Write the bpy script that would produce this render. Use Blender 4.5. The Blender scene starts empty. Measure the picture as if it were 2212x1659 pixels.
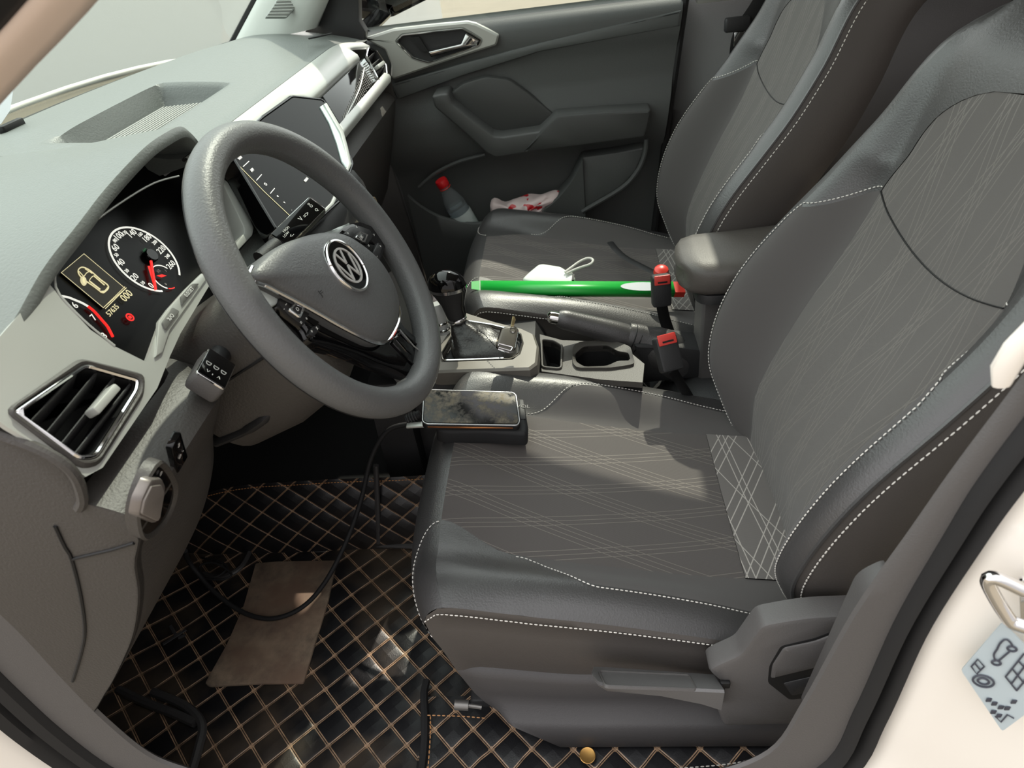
import bpy, bmesh, math, random
from mathutils import Vector as V, Matrix
random.seed(4)
scn = bpy.context.scene
COL = scn.collection
# ---------------------------------------------------------------- camera frame (car axes: +X passenger side, +Y forward, +Z up)
CAM = V((-1.0975, .1082, 1.0146)); YAW, PIT, ROL, FPX = .1316, .6233, -.1406, 1485.8
FW = V((math.cos(PIT)*math.cos(YAW), math.cos(PIT)*math.sin(YAW), -math.sin(PIT)))
_r = FW.cross(V((0, 0, 1))).normalized(); _u = _r.cross(FW)
RT = math.cos(ROL)*_r + math.sin(ROL)*_u
UP = -math.sin(ROL)*_r + math.cos(ROL)*_u
def U(px, py, X=None, Y=None, Z=None, P=None):
    d = FW + RT*((px-1106)/FPX) + UP*((829.5-py)/FPX)
    if P is not None: t = (P[0]-CAM).dot(P[1])/d.dot(P[1])
    elif X is not None: t = (X-CAM.x)/d.x
    elif Y is not None: t = (Y-CAM.y)/d.y
    else: t = (Z-CAM.z)/d.z
    return CAM + d*t
def UL(lst, **k): return [U(a, b, **k) for a, b in lst]
def plane(p, n): return (V(p), V(n).normalized())
def lerp(a, b, t): return a+(b-a)*t
def sst(t):
    t = min(1, max(0, t)); return t*t*(3-2*t)
def interp(x, tab):
    if x <= tab[0][0]: return tab[0][1]
    for (a, b), (c, d) in zip(tab, tab[1:]):
        if x <= c: return b+(d-b)*(x-a)/(c-a)
    return tab[-1][1]
def sinterp(x, tab):
    """smooth (Catmull-Rom) table lookup"""
    n = len(tab)
    if x <= tab[0][0]: return tab[0][1]
    if x >= tab[-1][0]: return tab[-1][1]
    for i in range(n-1):
        if x <= tab[i+1][0]: break
    x0, y0 = tab[i]; x1, y1 = tab[i+1]
    m0 = (y1-tab[i-1][1])/(x1-tab[i-1][0]) if i > 0 else (y1-y0)/(x1-x0)
    m1 = (tab[i+2][1]-y0)/(tab[i+2][0]-x0) if i+2 < n else (y1-y0)/(x1-x0)
    h = x1-x0; t = (x-x0)/h
    return (2*t**3-3*t*t+1)*y0+(t**3-2*t*t+t)*h*m0+(-2*t**3+3*t*t)*y1+(t**3-t*t)*h*m1
def resample(pts, n, closed=False):
    P = [V(p) for p in pts]
    if closed: P = P+[P[0]]
    L = [0]
    for a, b in zip(P, P[1:]): L.append(L[-1]+(b-a).length)
    out = []; m = n if closed else n-1
    j = 0
    for i in range(n):
        d = L[-1]*i/m
        while j < len(L)-2 and L[j+1] < d: j += 1
        s = L[j+1]-L[j]
        out.append(P[j].lerp(P[j+1], (d-L[j])/s if s > 1e-12 else 0))
    return out
def smooth(pts, n, closed=False, sub=10):
    """Catmull-Rom through pts, resampled to n points"""
    P = [V(p) for p in pts]; N = len(P); out = []
    for i in range(N if closed else N-1):
        g = (lambda k: P[k % N]) if closed else (lambda k: P[min(max(k, 0), N-1)])
        p0, p1, p2, p3 = g(i-1), g(i), g(i+1), g(i+2)
        for k in range(sub):
            t = k/sub
            out.append(.5*((2*p1)+(p2-p0)*t+(2*p0-5*p1+4*p2-p3)*t*t+(3*p1-p0-3*p2+p3)*t**3))
    if not closed: out.append(P[-1].copy())
    return resample(out, n, closed)
def rpoly(pts, r, k=4):
    """round the corners of a closed polygon"""
    out = []; n = len(pts); P = [V(p) for p in pts]
    for i in range(n):
        a, b, c = P[i-1], P[i], P[(i+1) % n]
        rr = r[i] if isinstance(r, (list, tuple)) else r
        d1 = min(rr, (a-b).length*.45); d2 = min(rr, (c-b).length*.45)
        q1 = b+(a-b).normalized()*d1; q2 = b+(c-b).normalized()*d2
        for j in range(k+1):
            t = j/k; out.append(q1*(1-t)**2+b*2*t*(1-t)+q2*t*t)
    return out
def rline(pts, r, k=4):
    """round the inner corners of an open polyline"""
    P = [V(p) for p in pts]; out = [P[0]]
    for i in range(1, len(P)-1):
        a, b, c = P[i-1], P[i], P[i+1]
        d1 = min(r, (a-b).length*.45); d2 = min(r, (c-b).length*.45)
        q1 = b+(a-b).normalized()*d1; q2 = b+(c-b).normalized()*d2
        for j in range(k+1):
            t = j/k; out.append(q1*(1-t)**2+b*2*t*(1-t)+q2*t*t)
    out.append(P[-1]); return out
def inset(poly, n, d):
    """offset a closed polygon inward by d in the plane with normal n"""
    n = V(n).normalized(); N = len(poly); out = []
    area = V((0, 0, 0))
    for i in range(N): area += poly[i].cross(poly[(i+1) % N])
    sgn = 1 if area.dot(n) > 0 else -1
    for i in range(N):
        a, b, c = poly[i-1], poly[i], poly[(i+1) % N]
        e1 = (b-a); e2 = (c-b)
        if e1.length < 1e-9: e1 = e2
        if e2.length < 1e-9: e2 = e1
        e1 = e1.normalized(); e2 = e2.normalized()
        n1 = n.cross(e1)*sgn; n2 = n.cross(e2)*sgn
        m = n1+n2
        if m.length < 1e-6: m = n1
        m = m.normalized(); k = max(.35, m.dot(n1))
        out.append(b+m*(d/k))
    return out
def fr_(a, b, n): return [a+(b-a)*i/(n-1) for i in range(n)]
def fill(lp, n):
    """cap faces for one closed outline: one face when convex, triangles when not"""
    m = len(lp); cs = []
    for i in range(m):
        a, b, c = lp[i-1], lp[i], lp[(i+1) % m]; cs.append((b-a).cross(c-b).dot(n))
    if m <= 4 or min(cs) > -1e-9 or max(cs) < 1e-9: return [tuple(range(m))]
    bm = bmesh.new(); vs = [bm.verts.new(q) for q in lp]
    es = [bm.edges.new((vs[i], vs[(i+1) % m])) for i in range(m)]
    bmesh.ops.triangle_fill(bm, use_beauty=True, use_dissolve=False, edges=es, normal=n)
    bm.verts.index_update(); out = [tuple(q.index for q in f.verts) for f in bm.faces]; bm.free()
    return out if out else [tuple(range(m))]
class MB:
    def __init__(s): s.v = []; s.f = []
    def add(s, vs, fs):
        o = len(s.v); s.v += [V(q) for q in vs]; s.f += [tuple(i+o for i in f) for f in fs]; return s
    def loft(s, secs, cu=False, cv=False, cap=False):
        n = len(secs[0]); m = len(secs); vs = [q for sec in secs for q in sec]; fs = []
        for i in range(m if cv else m-1):
            for j in range(n if cu else n-1):
                a = i*n+j; b = i*n+(j+1) % n; c = ((i+1) % m)*n+(j+1) % n; d = ((i+1) % m)*n+j
                fs.append((a, b, c, d))
        if cap:
            fs.append(tuple(range(n))[::-1]); fs.append(tuple((m-1)*n+j for j in range(n)))
        return s.add(vs, fs)
    def tube(s, path, r, n=10, closed=False, cap=True, flat=1.0, up=None):
        P = [V(p) for p in path]; N = len(P); secs = []; prev = None
        for i in range(N):
            if closed: t = P[(i+1) % N]-P[i-1]
            else: t = P[min(i+1, N-1)]-P[max(i-1, 0)]
            t = t.normalized()
            if prev is None:
                a = V(up) if up else (V((0, 0, 1)) if abs(t.z) < .9 else V((1, 0, 0)))
            else: a = prev
            a = (a-t*a.dot(t)).normalized(); prev = a; b = t.cross(a)
            rr = r[i] if isinstance(r, (list, tuple)) else r
            secs.append([P[i]+a*(rr*flat*math.cos(2*math.pi*k/n))+b*(rr*math.sin(2*math.pi*k/n)) for k in range(n)])
        return s.loft(secs, cu=True, cv=closed, cap=cap and not closed)
    def box(s, c, size, R=None, bev=0.0):
        x, y, z = [q/2 for q in size]; c = V(c); R = R or Matrix.Identity(3)
        b = min(bev, x*.9, y*.9, z*.9)
        if b <= 0:
            vs = [c+R @ V((i*x, j*y, k*z)) for i in (-1, 1) for j in (-1, 1) for k in (-1, 1)]
            return s.add(vs, [(0, 1, 3, 2), (4, 6, 7, 5), (0, 4, 5, 1), (2, 3, 7, 6), (0, 2, 6, 4), (1, 5, 7, 3)])
        def ring(hx, hy, h):
            out = []
            for (sx, sy, a0) in ((1, 1, 0), (-1, 1, 90), (-1, -1, 180), (1, -1, 270)):
                for k in range(4):
                    a = math.radians(a0+30*k)
                    out.append(c+R @ V((sx*(x-b)+(b+hx)*math.cos(a), sy*(y-b)+(b+hy)*math.sin(a), h)))
            return out
        return s.loft([ring(-b, -b, -z), ring(-b*.29, -b*.29, -z+b*.29), ring(0, 0, -z+b), ring(0, 0, z-b), ring(-b*.29, -b*.29, z-b*.29), ring(-b, -b, z)], cu=True, cap=True)
    def plate(s, poly, n, depth, bev=0.0, back=False):
        """poly = front outline; body goes back along -n by depth"""
        n = V(n).normalized(); P = [V(p) for p in poly]
        rings = [[p-n*depth for p in P]]
        if bev > 0:
            rings += [[p-n*bev for p in P], [p-n*bev*.3 for p in inset(P, n, bev*.3)], inset(P, n, bev)]
        else: rings.append(P)
        s.loft(rings, cu=True)
        m = len(P); o = len(s.v)-m; o2 = len(s.v)-m*len(rings)
        for base, flip in ((o, False), (o2, True)):
            for f in fill([s.v[base+i] for i in range(m)], n): s.f.append(tuple(base+i for i in (f[::-1] if flip else f)))
        return s
    def frame(s, outer, inner, n, depth, bev=0.0, cup=0.0):
        """flat ring between two outlines with the same number of points"""
        n = V(n).normalized(); O = [V(p) for p in outer]; I = [V(p) for p in inner]
        if bev > 0:
            rings = [[p-n*depth for p in O], [p-n*bev for p in O], inset(O, n, bev), inset(I, n, -bev), [p-n*bev for p in I], [p-n*depth for p in I]]
        else: rings = [[p-n*depth for p in O], O, I, [p-n*depth for p in I]]
        return s.loft(rings, cu=True, cv=True)
    def holed(s, outer, holes, n, depth):
        """plate with openings"""
        n = V(n).normalized(); bm = bmesh.new(); es = []
        for lp in [outer]+holes:
            vs = [bm.verts.new(q) for q in lp]
            es += [bm.edges.new((vs[i], vs[(i+1) % len(vs)])) for i in range(len(vs))]
        bmesh.ops.triangle_fill(bm, use_beauty=True, use_dissolve=False, edges=es, normal=n)
        bm.verts.index_update(); s.add([q.co.copy() for q in bm.verts], [tuple(q.index for q in f.verts) for f in bm.faces]); bm.free()
        for lp in [outer]+holes: s.loft([[V(q) for q in lp], [V(q)-n*depth for q in lp]], cu=True)
        return s
    def lathe(s, prof, o, ax, n=24, cap=True):
        o = V(o); ax = V(ax).normalized()
        a = ax.orthogonal().normalized(); b = ax.cross(a)
        secs = [[o+ax*h+(a*math.cos(2*math.pi*k/n)+b*math.sin(2*math.pi*k/n))*r for k in range(n)] for r, h in prof]
        return s.loft(secs, cu=True, cap=cap)
    def stitches(s, path, step=.006, ln=.0042, r=.0008, n=V((0, 0, 1))):
        P = [V(p) for p in path]; L = sum((b-a).length for a, b in zip(P, P[1:]))
        k = max(2, int(L/step)); Q = resample(P, k*2+1)
        for i in range(k):
            a, b = Q[2*i], Q[2*i+1]; d = (b-a)
            if d.length < 1e-7: continue
            c = (a+b)/2; d = d.normalized()*ln/2
            s.tube([c-d, c-d*.5, c+d*.5, c+d], [r*.4, r, r, r*.4], 5)
        return s
def obj(name, mb, m, parent=None, sharp=38, sub=0, bevel=0, solid=0, loc=None, fix=True):
    me = bpy.data.meshes.new(name)
    off = V((0, 0, 0))
    root = parent
    while root is not None and root.parent is not None: root = root.parent
    if root is not None: off = V(root.location)
    elif loc is not None: off = V(loc)
    elif mb.v:
        xs = [q.x for q in mb.v]; ys = [q.y for q in mb.v]; zs = [q.z for q in mb.v]
        off = V(((min(xs)+max(xs))/2, (min(ys)+max(ys))/2, min(zs)))
    me.from_pydata([tuple(q-off) for q in mb.v], [], mb.f)
    bm = bmesh.new(); bm.from_mesh(me)
    if fix:
        bmesh.ops.remove_doubles(bm, verts=bm.verts, dist=1e-6)
        bmesh.ops.recalc_face_normals(bm, faces=bm.faces)
    bm.to_mesh(me); bm.free(); me.update()
    for p in me.polygons: p.use_smooth = len(p.vertices) <= 4 or sharp > 200
    me.set_sharp_from_angle(angle=math.radians(sharp))
    if m: me.materials.append(m)
    o = bpy.data.objects.new(name, me); COL.objects.link(o)
    if parent is not None: o.parent = parent
    else: o.location = off
    if solid:
        q = o.modifiers.new('thick', 'SOLIDIFY'); q.thickness = solid; q.offset = -1
    if bevel:
        q = o.modifiers.new('round', 'BEVEL'); q.width = bevel; q.segments = 2; q.limit_method = 'ANGLE'
    if sub:
        q = o.modifiers.new('soft', 'SUBSURF'); q.levels = sub; q.render_levels = sub
    return o
def tag(o, label, cat, group=None):
    o['label'] = label; o['category'] = cat
    if group: o['group'] = group
    return o
def thing(name, label, cat, loc=(0, 0, 0), group=None):
    o = bpy.data.objects.new(name, None); COL.objects.link(o); o.location = loc; o.empty_display_size = .05
    return tag(o, label, cat, group)
def struct(name, mb, m, **k):
    o = obj(name, mb, m, **k)
    if o.parent is None: o['kind'] = 'structure'
    return o
def text_mb(s, size, o, ux, uy, ext=.0002, align='CENTER'):
    """glyph outlines as mesh: o = centre point, ux/uy = writing and up directions"""
    cu = bpy.data.curves.new('t', 'FONT'); cu.body = s; cu.size = size; cu.extrude = ext; cu.align_x = align; cu.align_y = 'CENTER'; cu.resolution_u = 2
    t = bpy.data.objects.new('t', cu); COL.objects.link(t)
    dg = bpy.context.evaluated_depsgraph_get(); dg.update()
    me = t.evaluated_get(dg).to_mesh()
    ux = V(ux).normalized(); uy = V(uy).normalized(); un = ux.cross(uy); o = V(o)
    vs = [o+ux*q.co.x+uy*q.co.y+un*q.co.z for q in me.vertices]; fs = [tuple(p.vertices) for p in me.polygons]
    t.evaluated_get(dg).to_mesh_clear()
    bpy.data.objects.remove(t); bpy.data.curves.remove(cu)
    return vs, fs
# ---------------------------------------------------------------- materials
def lin(c):
    if isinstance(c, (int, float)): c = (c, c, c)
    return tuple((q/255/12.92 if q/255 <= .04045 else ((q/255+.055)/1.055)**2.4) for q in c)
class NT:
    def __init__(s, m): s.t = m.node_tree; s.n = s.t.nodes; s.l = s.t.links
    def node(s, typ, **k):
        q = s.n.new(typ)
        for a, b in k.items(): setattr(q, a, b)
        return q
    def put(s, sock, val):
        if isinstance(val, bpy.types.NodeSocket): s.l.new(val, sock)
        else: sock.default_value = val
    def math(s, op, a, b=0.0, c=0.0):
        q = s.node('ShaderNodeMath', operation=op); s.put(q.inputs[0], a)
        if len(q.inputs) > 1: s.put(q.inputs[1], b)
        if len(q.inputs) > 2: s.put(q.inputs[2], c)
        return q.outputs[0]
    def mix(s, f, a, b):
        q = s.node('ShaderNodeMix', data_type='RGBA'); s.put(q.inputs[0], f); s.put(q.inputs[6], a); s.put(q.inputs[7], b); return q.outputs[2]
    def coord(s):
        return s.node('ShaderNodeTexCoord').outputs['Object']
    def noise(s, co, scale, detail=2, rough=.5):
        q = s.node('ShaderNodeTexNoise'); q.inputs['Scale'].default_value = scale; q.inputs['Detail'].default_value = detail; q.inputs['Roughness'].default_value = rough
        s.l.new(co, q.inputs['Vector']); return q.outputs['Fac']
    def ramp(s, f, a, b):
        q = s.node('ShaderNodeMapRange'); s.put(q.inputs[0], f); q.inputs[1].default_value = a; q.inputs[2].default_value = b; return q.outputs[0]
def mat(name, col, rough=.5, metal=0, grain=None, var=None, coat=0, spec=.5, sheen=0, ret=False):
    m = bpy.data.materials.new(name); m.use_nodes = True; t = NT(m)
    b = t.n['Principled BSDF']
    c = lin(col)+(1,)
    b.inputs['Base Color'].default_value = c; b.inputs['Roughness'].default_value = rough; b.inputs['Metallic'].default_value = metal
    b.inputs['Coat Weight'].default_value = coat; b.inputs['Coat Roughness'].default_value = .05; b.inputs['Specular IOR Level'].default_value = spec
    if sheen: b.inputs['Sheen Weight'].default_value = sheen
    co = t.coord()
    if grain:
        sc, st = grain
        h = t.noise(co, sc, 2)
        q = t.node('ShaderNodeBump'); q.inputs['Strength'].default_value = st; q.inputs['Distance'].default_value = .001
        t.l.new(h, q.inputs['Height']); t.l.new(q.outputs[0], b.inputs['Normal'])
    if var:
        sc, amt, col2 = var
        f = t.ramp(t.noise(co, sc, 4), .45, .75); f = t.math('MULTIPLY', f, amt)
        t.l.new(t.mix(f, c, lin(col2)+(1,)), b.inputs['Base Color'])
    return (m, t, b, co) if ret else m
M = {}
M['leather'] = mat('black_leather', (58, 57, 57), .42, grain=(420, .35), spec=.8)
q = M['leather'].node_tree.nodes['Principled BSDF']; q.inputs['Coat Weight'].default_value = .15; q.inputs['Coat Roughness'].default_value = .45
M['leather_side'] = mat('side_leather', (74, 70, 67), .5, grain=(420, .25))
M['mesh_fabric'] = mat('mesh_fabric', (80, 77, 76), .8, sheen=.1)
M['plastic'] = mat('grey_black_plastic', (84, 82, 81), .5, grain=(600, .3))
M['plastic_dark'] = mat('dark_plastic', (38, 38, 39), .55, grain=(600, .3))
M['soft_pad'] = mat('dash_grain_plastic', (104, 108, 105), .42, grain=(330, .5))
M['dash_low'] = mat('lower_dash_plastic', (68, 65, 62), .5, grain=(330, .5))
M['silver'] = mat('satin_silver_paint', (182, 184, 178), .38, metal=.3)
M['chrome'] = mat('chrome', (225, 225, 225), .08, metal=1)
M['gloss'] = mat('gloss_black', (9, 9, 10), .06, coat=.15, spec=.35)
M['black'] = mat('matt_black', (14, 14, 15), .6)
M['rubber'] = mat('black_rubber', (22, 22, 23), .7)
M['white_thread'] = mat('white_thread', (215, 212, 205), .6)
M['tan_thread'] = mat('tan_thread', (196, 140, 88), .6)
M['carpet'] = mat('black_carpet', (16, 16, 17), .95, grain=(900, .6))
M['paint'] = mat('white_car_paint', (240, 234, 224), .25, coat=.6)
M['screen_glass'] = mat('screen_glass', (6, 6, 7), .06, spec=.12)
M['dial_face'] = mat('dial_face', (8, 8, 9), .3, spec=.25)
M['print_white'] = mat('white_print', (210, 210, 205), .6)
M['headliner'] = mat('headliner_fabric', (150, 148, 142), .9)
M['pillar_trim'] = mat('grey_pillar_trim', (196, 200, 194), .6)
def emis(name, col, s):
    m = bpy.data.materials.new(name); m.use_nodes = True; b = m.node_tree.nodes['Principled BSDF']
    b.inputs['Base Color'].default_value = lin(col)+(1,); b.inputs['Emission Color'].default_value = lin(col)+(1,); b.inputs['Emission Strength'].default_value = s; b.inputs['Roughness'].default_value = .4
    return m
M['lit_white'] = emis('lit_white', (235, 235, 225), .5)
M['lit_red'] = emis('lit_red', (235, 40, 35), .6)
M['lit_green'] = emis('lit_green', (40, 120, 70), .25)
M['lit_amber'] = emis('lit_cream', (225, 215, 170), .45)
def glass(name, tint, gl=.06, rough=.0):
    """thin pane: transparent body with a fresnel reflection"""
    m = bpy.data.materials.new(name); m.use_nodes = True; t = NT(m); t.n.clear()
    out = t.node('ShaderNodeOutputMaterial'); tr = t.node('ShaderNodeBsdfTransparent'); tr.inputs[0].default_value = lin(tint)+(1,)
    g = t.node('ShaderNodeBsdfGlossy'); g.inputs['Roughness'].default_value = rough
    ge = t.node('ShaderNodeNewGeometry'); dt = t.node('ShaderNodeVectorMath', operation='DOT_PRODUCT'); t.l.new(ge.outputs['Normal'], dt.inputs[0]); t.l.new(ge.outputs['Incoming'], dt.inputs[1])
    fv = t.math('ADD', .04, t.math('MULTIPLY', t.math('POWER', t.math('SUBTRACT', 1.0, t.math('ABSOLUTE', dt.outputs['Value'])), 5.0), .9))
    mx = t.node('ShaderNodeMixShader'); t.l.new(fv, mx.inputs[0]); t.l.new(tr.outputs[0], mx.inputs[1]); t.l.new(g.outputs[0], mx.inputs[2]); t.l.new(mx.outputs[0], out.inputs[0])
    return m
M['windshield'] = glass('windshield_glass', (226, 238, 231))
M['side_glass'] = glass('side_glass', (238, 246, 240))
def line_fabric(name, base, line, fams, w, ax=(0, 1), contrast=1.0):
    """woven seat cloth with bundles of thin crossing lines; fams = (angle deg, period m, [offsets])"""
    m, t, b, co = mat(name, base, .8, ret=True, sheen=.15)
    sp = t.node('ShaderNodeSeparateXYZ'); t.l.new(co, sp.inputs[0])
    a, c = sp.outputs[ax[0]], sp.outputs[ax[1]]
    tot = None
    for ang, per, offs in fams:
        A = math.radians(ang)
        d = t.math('ADD', t.math('MULTIPLY', a, math.cos(A)/per), t.math('MULTIPLY', c, math.sin(A)/per))
        for o in offs:
            fr = t.math('FRACT', t.math('ADD', d, 50+o))
            k = t.math('LESS_THAN', t.math('ABSOLUTE', t.math('SUBTRACT', fr, .5)), w/per/2)
            tot = k if tot is None else t.math('MAXIMUM', tot, k)
    n = t.noise(co, 1400, 1)
    wv = t.node('ShaderNodeTexWave'); wv.inputs['Scale'].default_value = 260; t.l.new(co, wv.inputs['Vector'])
    h = t.math('ADD', t.math('MULTIPLY', n, .6), wv.outputs['Fac'])
    bp = t.node('ShaderNodeBump'); bp.inputs['Strength'].default_value = .3; bp.inputs['Distance'].default_value = .0008
    t.l.new(h, bp.inputs['Height']); t.l.new(bp.outputs[0], b.inputs['Normal'])
    t.l.new(t.mix(t.math('MULTIPLY', tot, contrast), lin(base)+(1,), lin(line)+(1,)), b.inputs['Base Color'])
    t.l.new(t.math('SUBTRACT', .8, t.math('MULTIPLY', tot, .35)), b.inputs['Roughness'])
    return m
SKY = 1.0; SUN = 2.3; SUNDIR = (1, -.24, 1.1); EXPO = .92
# ---------------------------------------------------------------- car body around the cabin
def quadgrid(name, pts, m, **k):
    return struct(name, MB().add(pts, [tuple(range(len(pts)))]), m, **k)
M['concrete'] = mat('pale_concrete', (122, 113, 97), .9, var=(3, .4, (108, 100, 86)))
g = struct('ground', MB().add([V((-9, -9, -.38)), V((12, -9, -.38)), V((12, 12, -.38)), V((-9, 12, -.38))], [(0, 1, 2, 3)]), M['concrete'])
struct('added_backdrop', MB().add([V((8.5, 1.6, -.38)), V((3.0, 9.5, -.38)), V((3.0, 9.5, 3.4)), V((8.5, 1.6, 3.4))], [(0, 1, 2, 3)]), mat('backdrop_white', (250, 252, 250), .9))  # invented backdrop, added so the windshield shows a pale tone instead of blown-out sky
# floor pan and firewall (carpet)
prof = [(-.75, .0), (.70, .0), (.88, .0), (1.0, .06), (1.08, .32), (1.10, .60)]
struct('floor', MB().loft([[V((x, y, z)) for y, z in prof] for x in (-.66, .70)]), M['carpet'])
# rear of the cabin: bulkhead standing for the dark rear bench row
struct('wall_rear', MB().add([V((-.66, -1.0, 0)), V((.74, -1.0, 0)), V((.74, -1.15, .8)), V((-.66, -1.15, .8))], [(0, 1, 2, 3)]), M['black'], solid=.05)
# roof
RF = 1.36
roof = [[V((x, y, RF+.05*(1-(x/.7)**2)-max(0, (y-.1))*.12)) for x in fr_(-.68, .68, 9)] for y in fr_(-1.15, .26, 6)]
struct('ceiling', MB().loft(roof), M['headliner'], solid=.03)
# windshield: from the cowl up to the roof edge
def wsp(u, v):      # u -1..1 across, v 0..1 cowl to roof
    yb = 1.035-.13*u*u; hw = lerp(.70, .60, v)
    return V((u*hw, lerp(yb, .25-.03*u*u, v), lerp(.785, 1.345, v)+.02*math.sin(math.pi*v)-.0*u))
struct('window_1', MB().loft([[wsp(u, v) for u in fr_(-1, 1, 17)] for v in fr_(0, 1, 9)]), M['windshield'])
# black ceramic edge of the windshield (seal)
edge = [wsp(-1, v) for v in fr_(1, 0, 12)]+[wsp(u, 0) for u in fr_(-1, 1, 17)][1:]+[wsp(1, v) for v in fr_(0, 1, 12)][1:]
struct('trim_1', MB().tube([q+V((0, .004, -.004)) for q in edge], .008, 6), M['rubber'])
# passenger side windshield pillar with its trim, and the black mirror triangle is on the door
def pil(X0, px): return px
bp = []
for v in fr_(0, 1, 14):
    a = wsp(1, v); y2 = lerp(.672, .24, v); x2 = lerp(.645, .60, v); z2 = lerp(.800, 1.31, v)
    b = V((x2, y2, z2)); mid = a.lerp(b, .5)+V((-.035, -.01, .0))
    bp.append(smooth([a+V((.005, 0, .0)), a.lerp(b, .12)+V((-.022, 0, 0)), mid, a.lerp(b, .88)+V((-.02, 0, 0)), b+V((.01, 0, 0)), b+V((.05, .02, 0))], 12))
ptrim = struct('trim_2', MB().loft(bp), M['pillar_trim'], sharp=60)
# driver side windshield pillar: painted body, dark seals
def line_px(pts, X): return [U(a, b, X=X) for a, b in pts]
APS = [  # door opening seen from the driver side: y, z, width to seal, width to paint
 (.86, .90, .05, .10), (.80, .75, .055, .11), (.74, .58, .06, .12), (.71, .48, .06, .12), (.705, .35, .06, .125), (.70, .27, .06, .125), (.685, .19, .06, .12), (.655, .15, .06, .115),
 (.60, .118, .055, .11), (.4, .10, .05, .1), (.1, .10, .05, .1), (0, .125, .055, .1), (-.072, .183, .062, .1), (-.098, .29, .05, .085), (-.122, .44, .035, .065), (-.150, .555, .022, .052), (-.168, .627, .016, .048), (-.2, .74, .014, .046), (-.25, .93, .014, .046), (-.29, 1.12, .014, .046), (-.3, 1.28, .014, .046)]
P3 = smooth([V((a, b, 0)) for a, b, c, d in APS], 120); Wd = smooth([V((c, d, 0)) for a, b, c, d in APS], 120)
# widths follow the same stations: rebuild by index
import bisect
def ap_station():
    out = []; n = len(APS)
    for i in range(n-1):
        for k in range(6):
            t = k/6
            q = lambda j: APS[min(max(j, 0), n-1)]
            v = []
            for c in range(4):
                p0, p1, p2, p3 = q(i-1)[c], q(i)[c], q(i+1)[c], q(i+2)[c]
                v.append(.5*(2*p1+(p2-p0)*t+(2*p0-5*p1+4*p2-p3)*t*t+(3*p1-p0-3*p2+p3)*t**3))
            out.append(v)
    out.append(APS[-1]); return out
ST = ap_station(); plas, rubb, pain = [], [], []
for i, (y, z, w0, w1) in enumerate(ST):
    a = ST[max(i-1, 0)]; b = ST[min(i+1, len(ST)-1)]
    ty, tz = b[0]-a[0], b[1]-a[1]; L = math.hypot(ty, tz); ny, nz = -tz/L, ty/L     # path runs front top -> sill -> pillar: outward = left of travel flipped
    Q = lambda d, X: V((X, y+ny*d, z+nz*d))
    plas.append([Q(.04, -.688), Q(.008, -.691), Q(.0, -.696), Q(.002, -.700), Q(w0*.5, -.703), Q(w0, -.704)])
    m = (w0+w1)/2; h = (w1-w0)/2
    rubb.append([Q(w0-.002, -.695), Q(w0+h*.15, -.712), Q(w0+h*.55, -.716), Q(w0+h*.85, -.708), Q(w0+h*.95, -.700), Q(w0+h*1.1, -.700), Q(w0+h*1.2, -.712), Q(w0+h*1.6, -.718), Q(w1, -.706)])
    pain.append([Q(w1-.004, -.700), Q(w1+.008, -.716), Q(w1+.03, -.728), Q(w1+.09, -.75), Q(w1+.12, -.775), Q(w1+.16, -.80), Q(w1+.34, -.805)])
struct('trim_3', MB().loft(plas), M['plastic'], sharp=50)
struct('trim_4', MB().loft(rubb), M['rubber'], sharp=50)
wl = struct('wall_left', MB().loft(pain), M['paint'], sharp=60)
# corner hump of the pillar foot cover
hp = UL([(1869, 1286), (1937, 1254), (1925, 1330), (1812, 1510), (1738, 1564)], X=-.675)
struct('trim_5', MB().plate(rpoly(hp, .012), V((-1, .1, .1)), .03, .005), M['plastic'])
# driver side windshield pillar: light inner trim, seal and body
M['pillar_pink'] = mat('warm_grey_pillar_trim', (242, 222, 208), .5)
pp = [V((-.655, .80, .765)), V((-.655, .64, .852)), V((-.655, .52, .912)), V((-.655, .44, .955)), V((-.655, .36, .998)), V((-.64, .2, 1.10)), V((-.62, .05, 1.22)), V((-.60, -.05, 1.31))]
def pband(d0, d1, dx0, dx1, bulge, n=7):
    secs = []
    Q = smooth(pp, 40)
    for i, q in enumerate(Q):
        t = (Q[min(i+1, 39)]-Q[max(i-1, 0)]).normalized(); nn = V((0, t.z, -t.y)).normalized()*-1   # up-rear normal
        nn = V((0, -t.z, t.y)).normalized()
        if nn.z < 0: nn = -nn
        secs.append([q+nn*lerp(d0, d1, k/(n-1))+V((lerp(dx0, dx1, k/(n-1))-bulge*math.sin(math.pi*k/(n-1)), 0, 0)) for k in range(n)])
    return MB().loft(secs)
struct('trim_6', pband(-.001, .0155, .0, -.03, .010), M['pillar_pink'], sharp=60, solid=.004)
struct('trim_7', pband(.0145, .0245, -.03, -.045, .006), M['rubber'], sharp=60, solid=.004)
struct('trim_8', pband(.0245, .029, -.05, -.055, .004), M['pillar_pink'], sharp=60, solid=.004)
struct('trim_9', pband(.029, .10, -.06, -.075, .004), M['rubber'], sharp=60, solid=.004)
# bright end cap of the pillar seal beside the seat
cp = UL([(2163, 832), (2212, 735)], X=-.712)+[V((-.710, -.222, .82)), V((-.700, -.252, .93)), V((-.69, -.292, 1.12)), V((-.68, -.302, 1.28))]
struct('trim_10', MB().tube(smooth(cp, 40), [.006]+[.0095]*39, 10, flat=.6), M['paint'])
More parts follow.
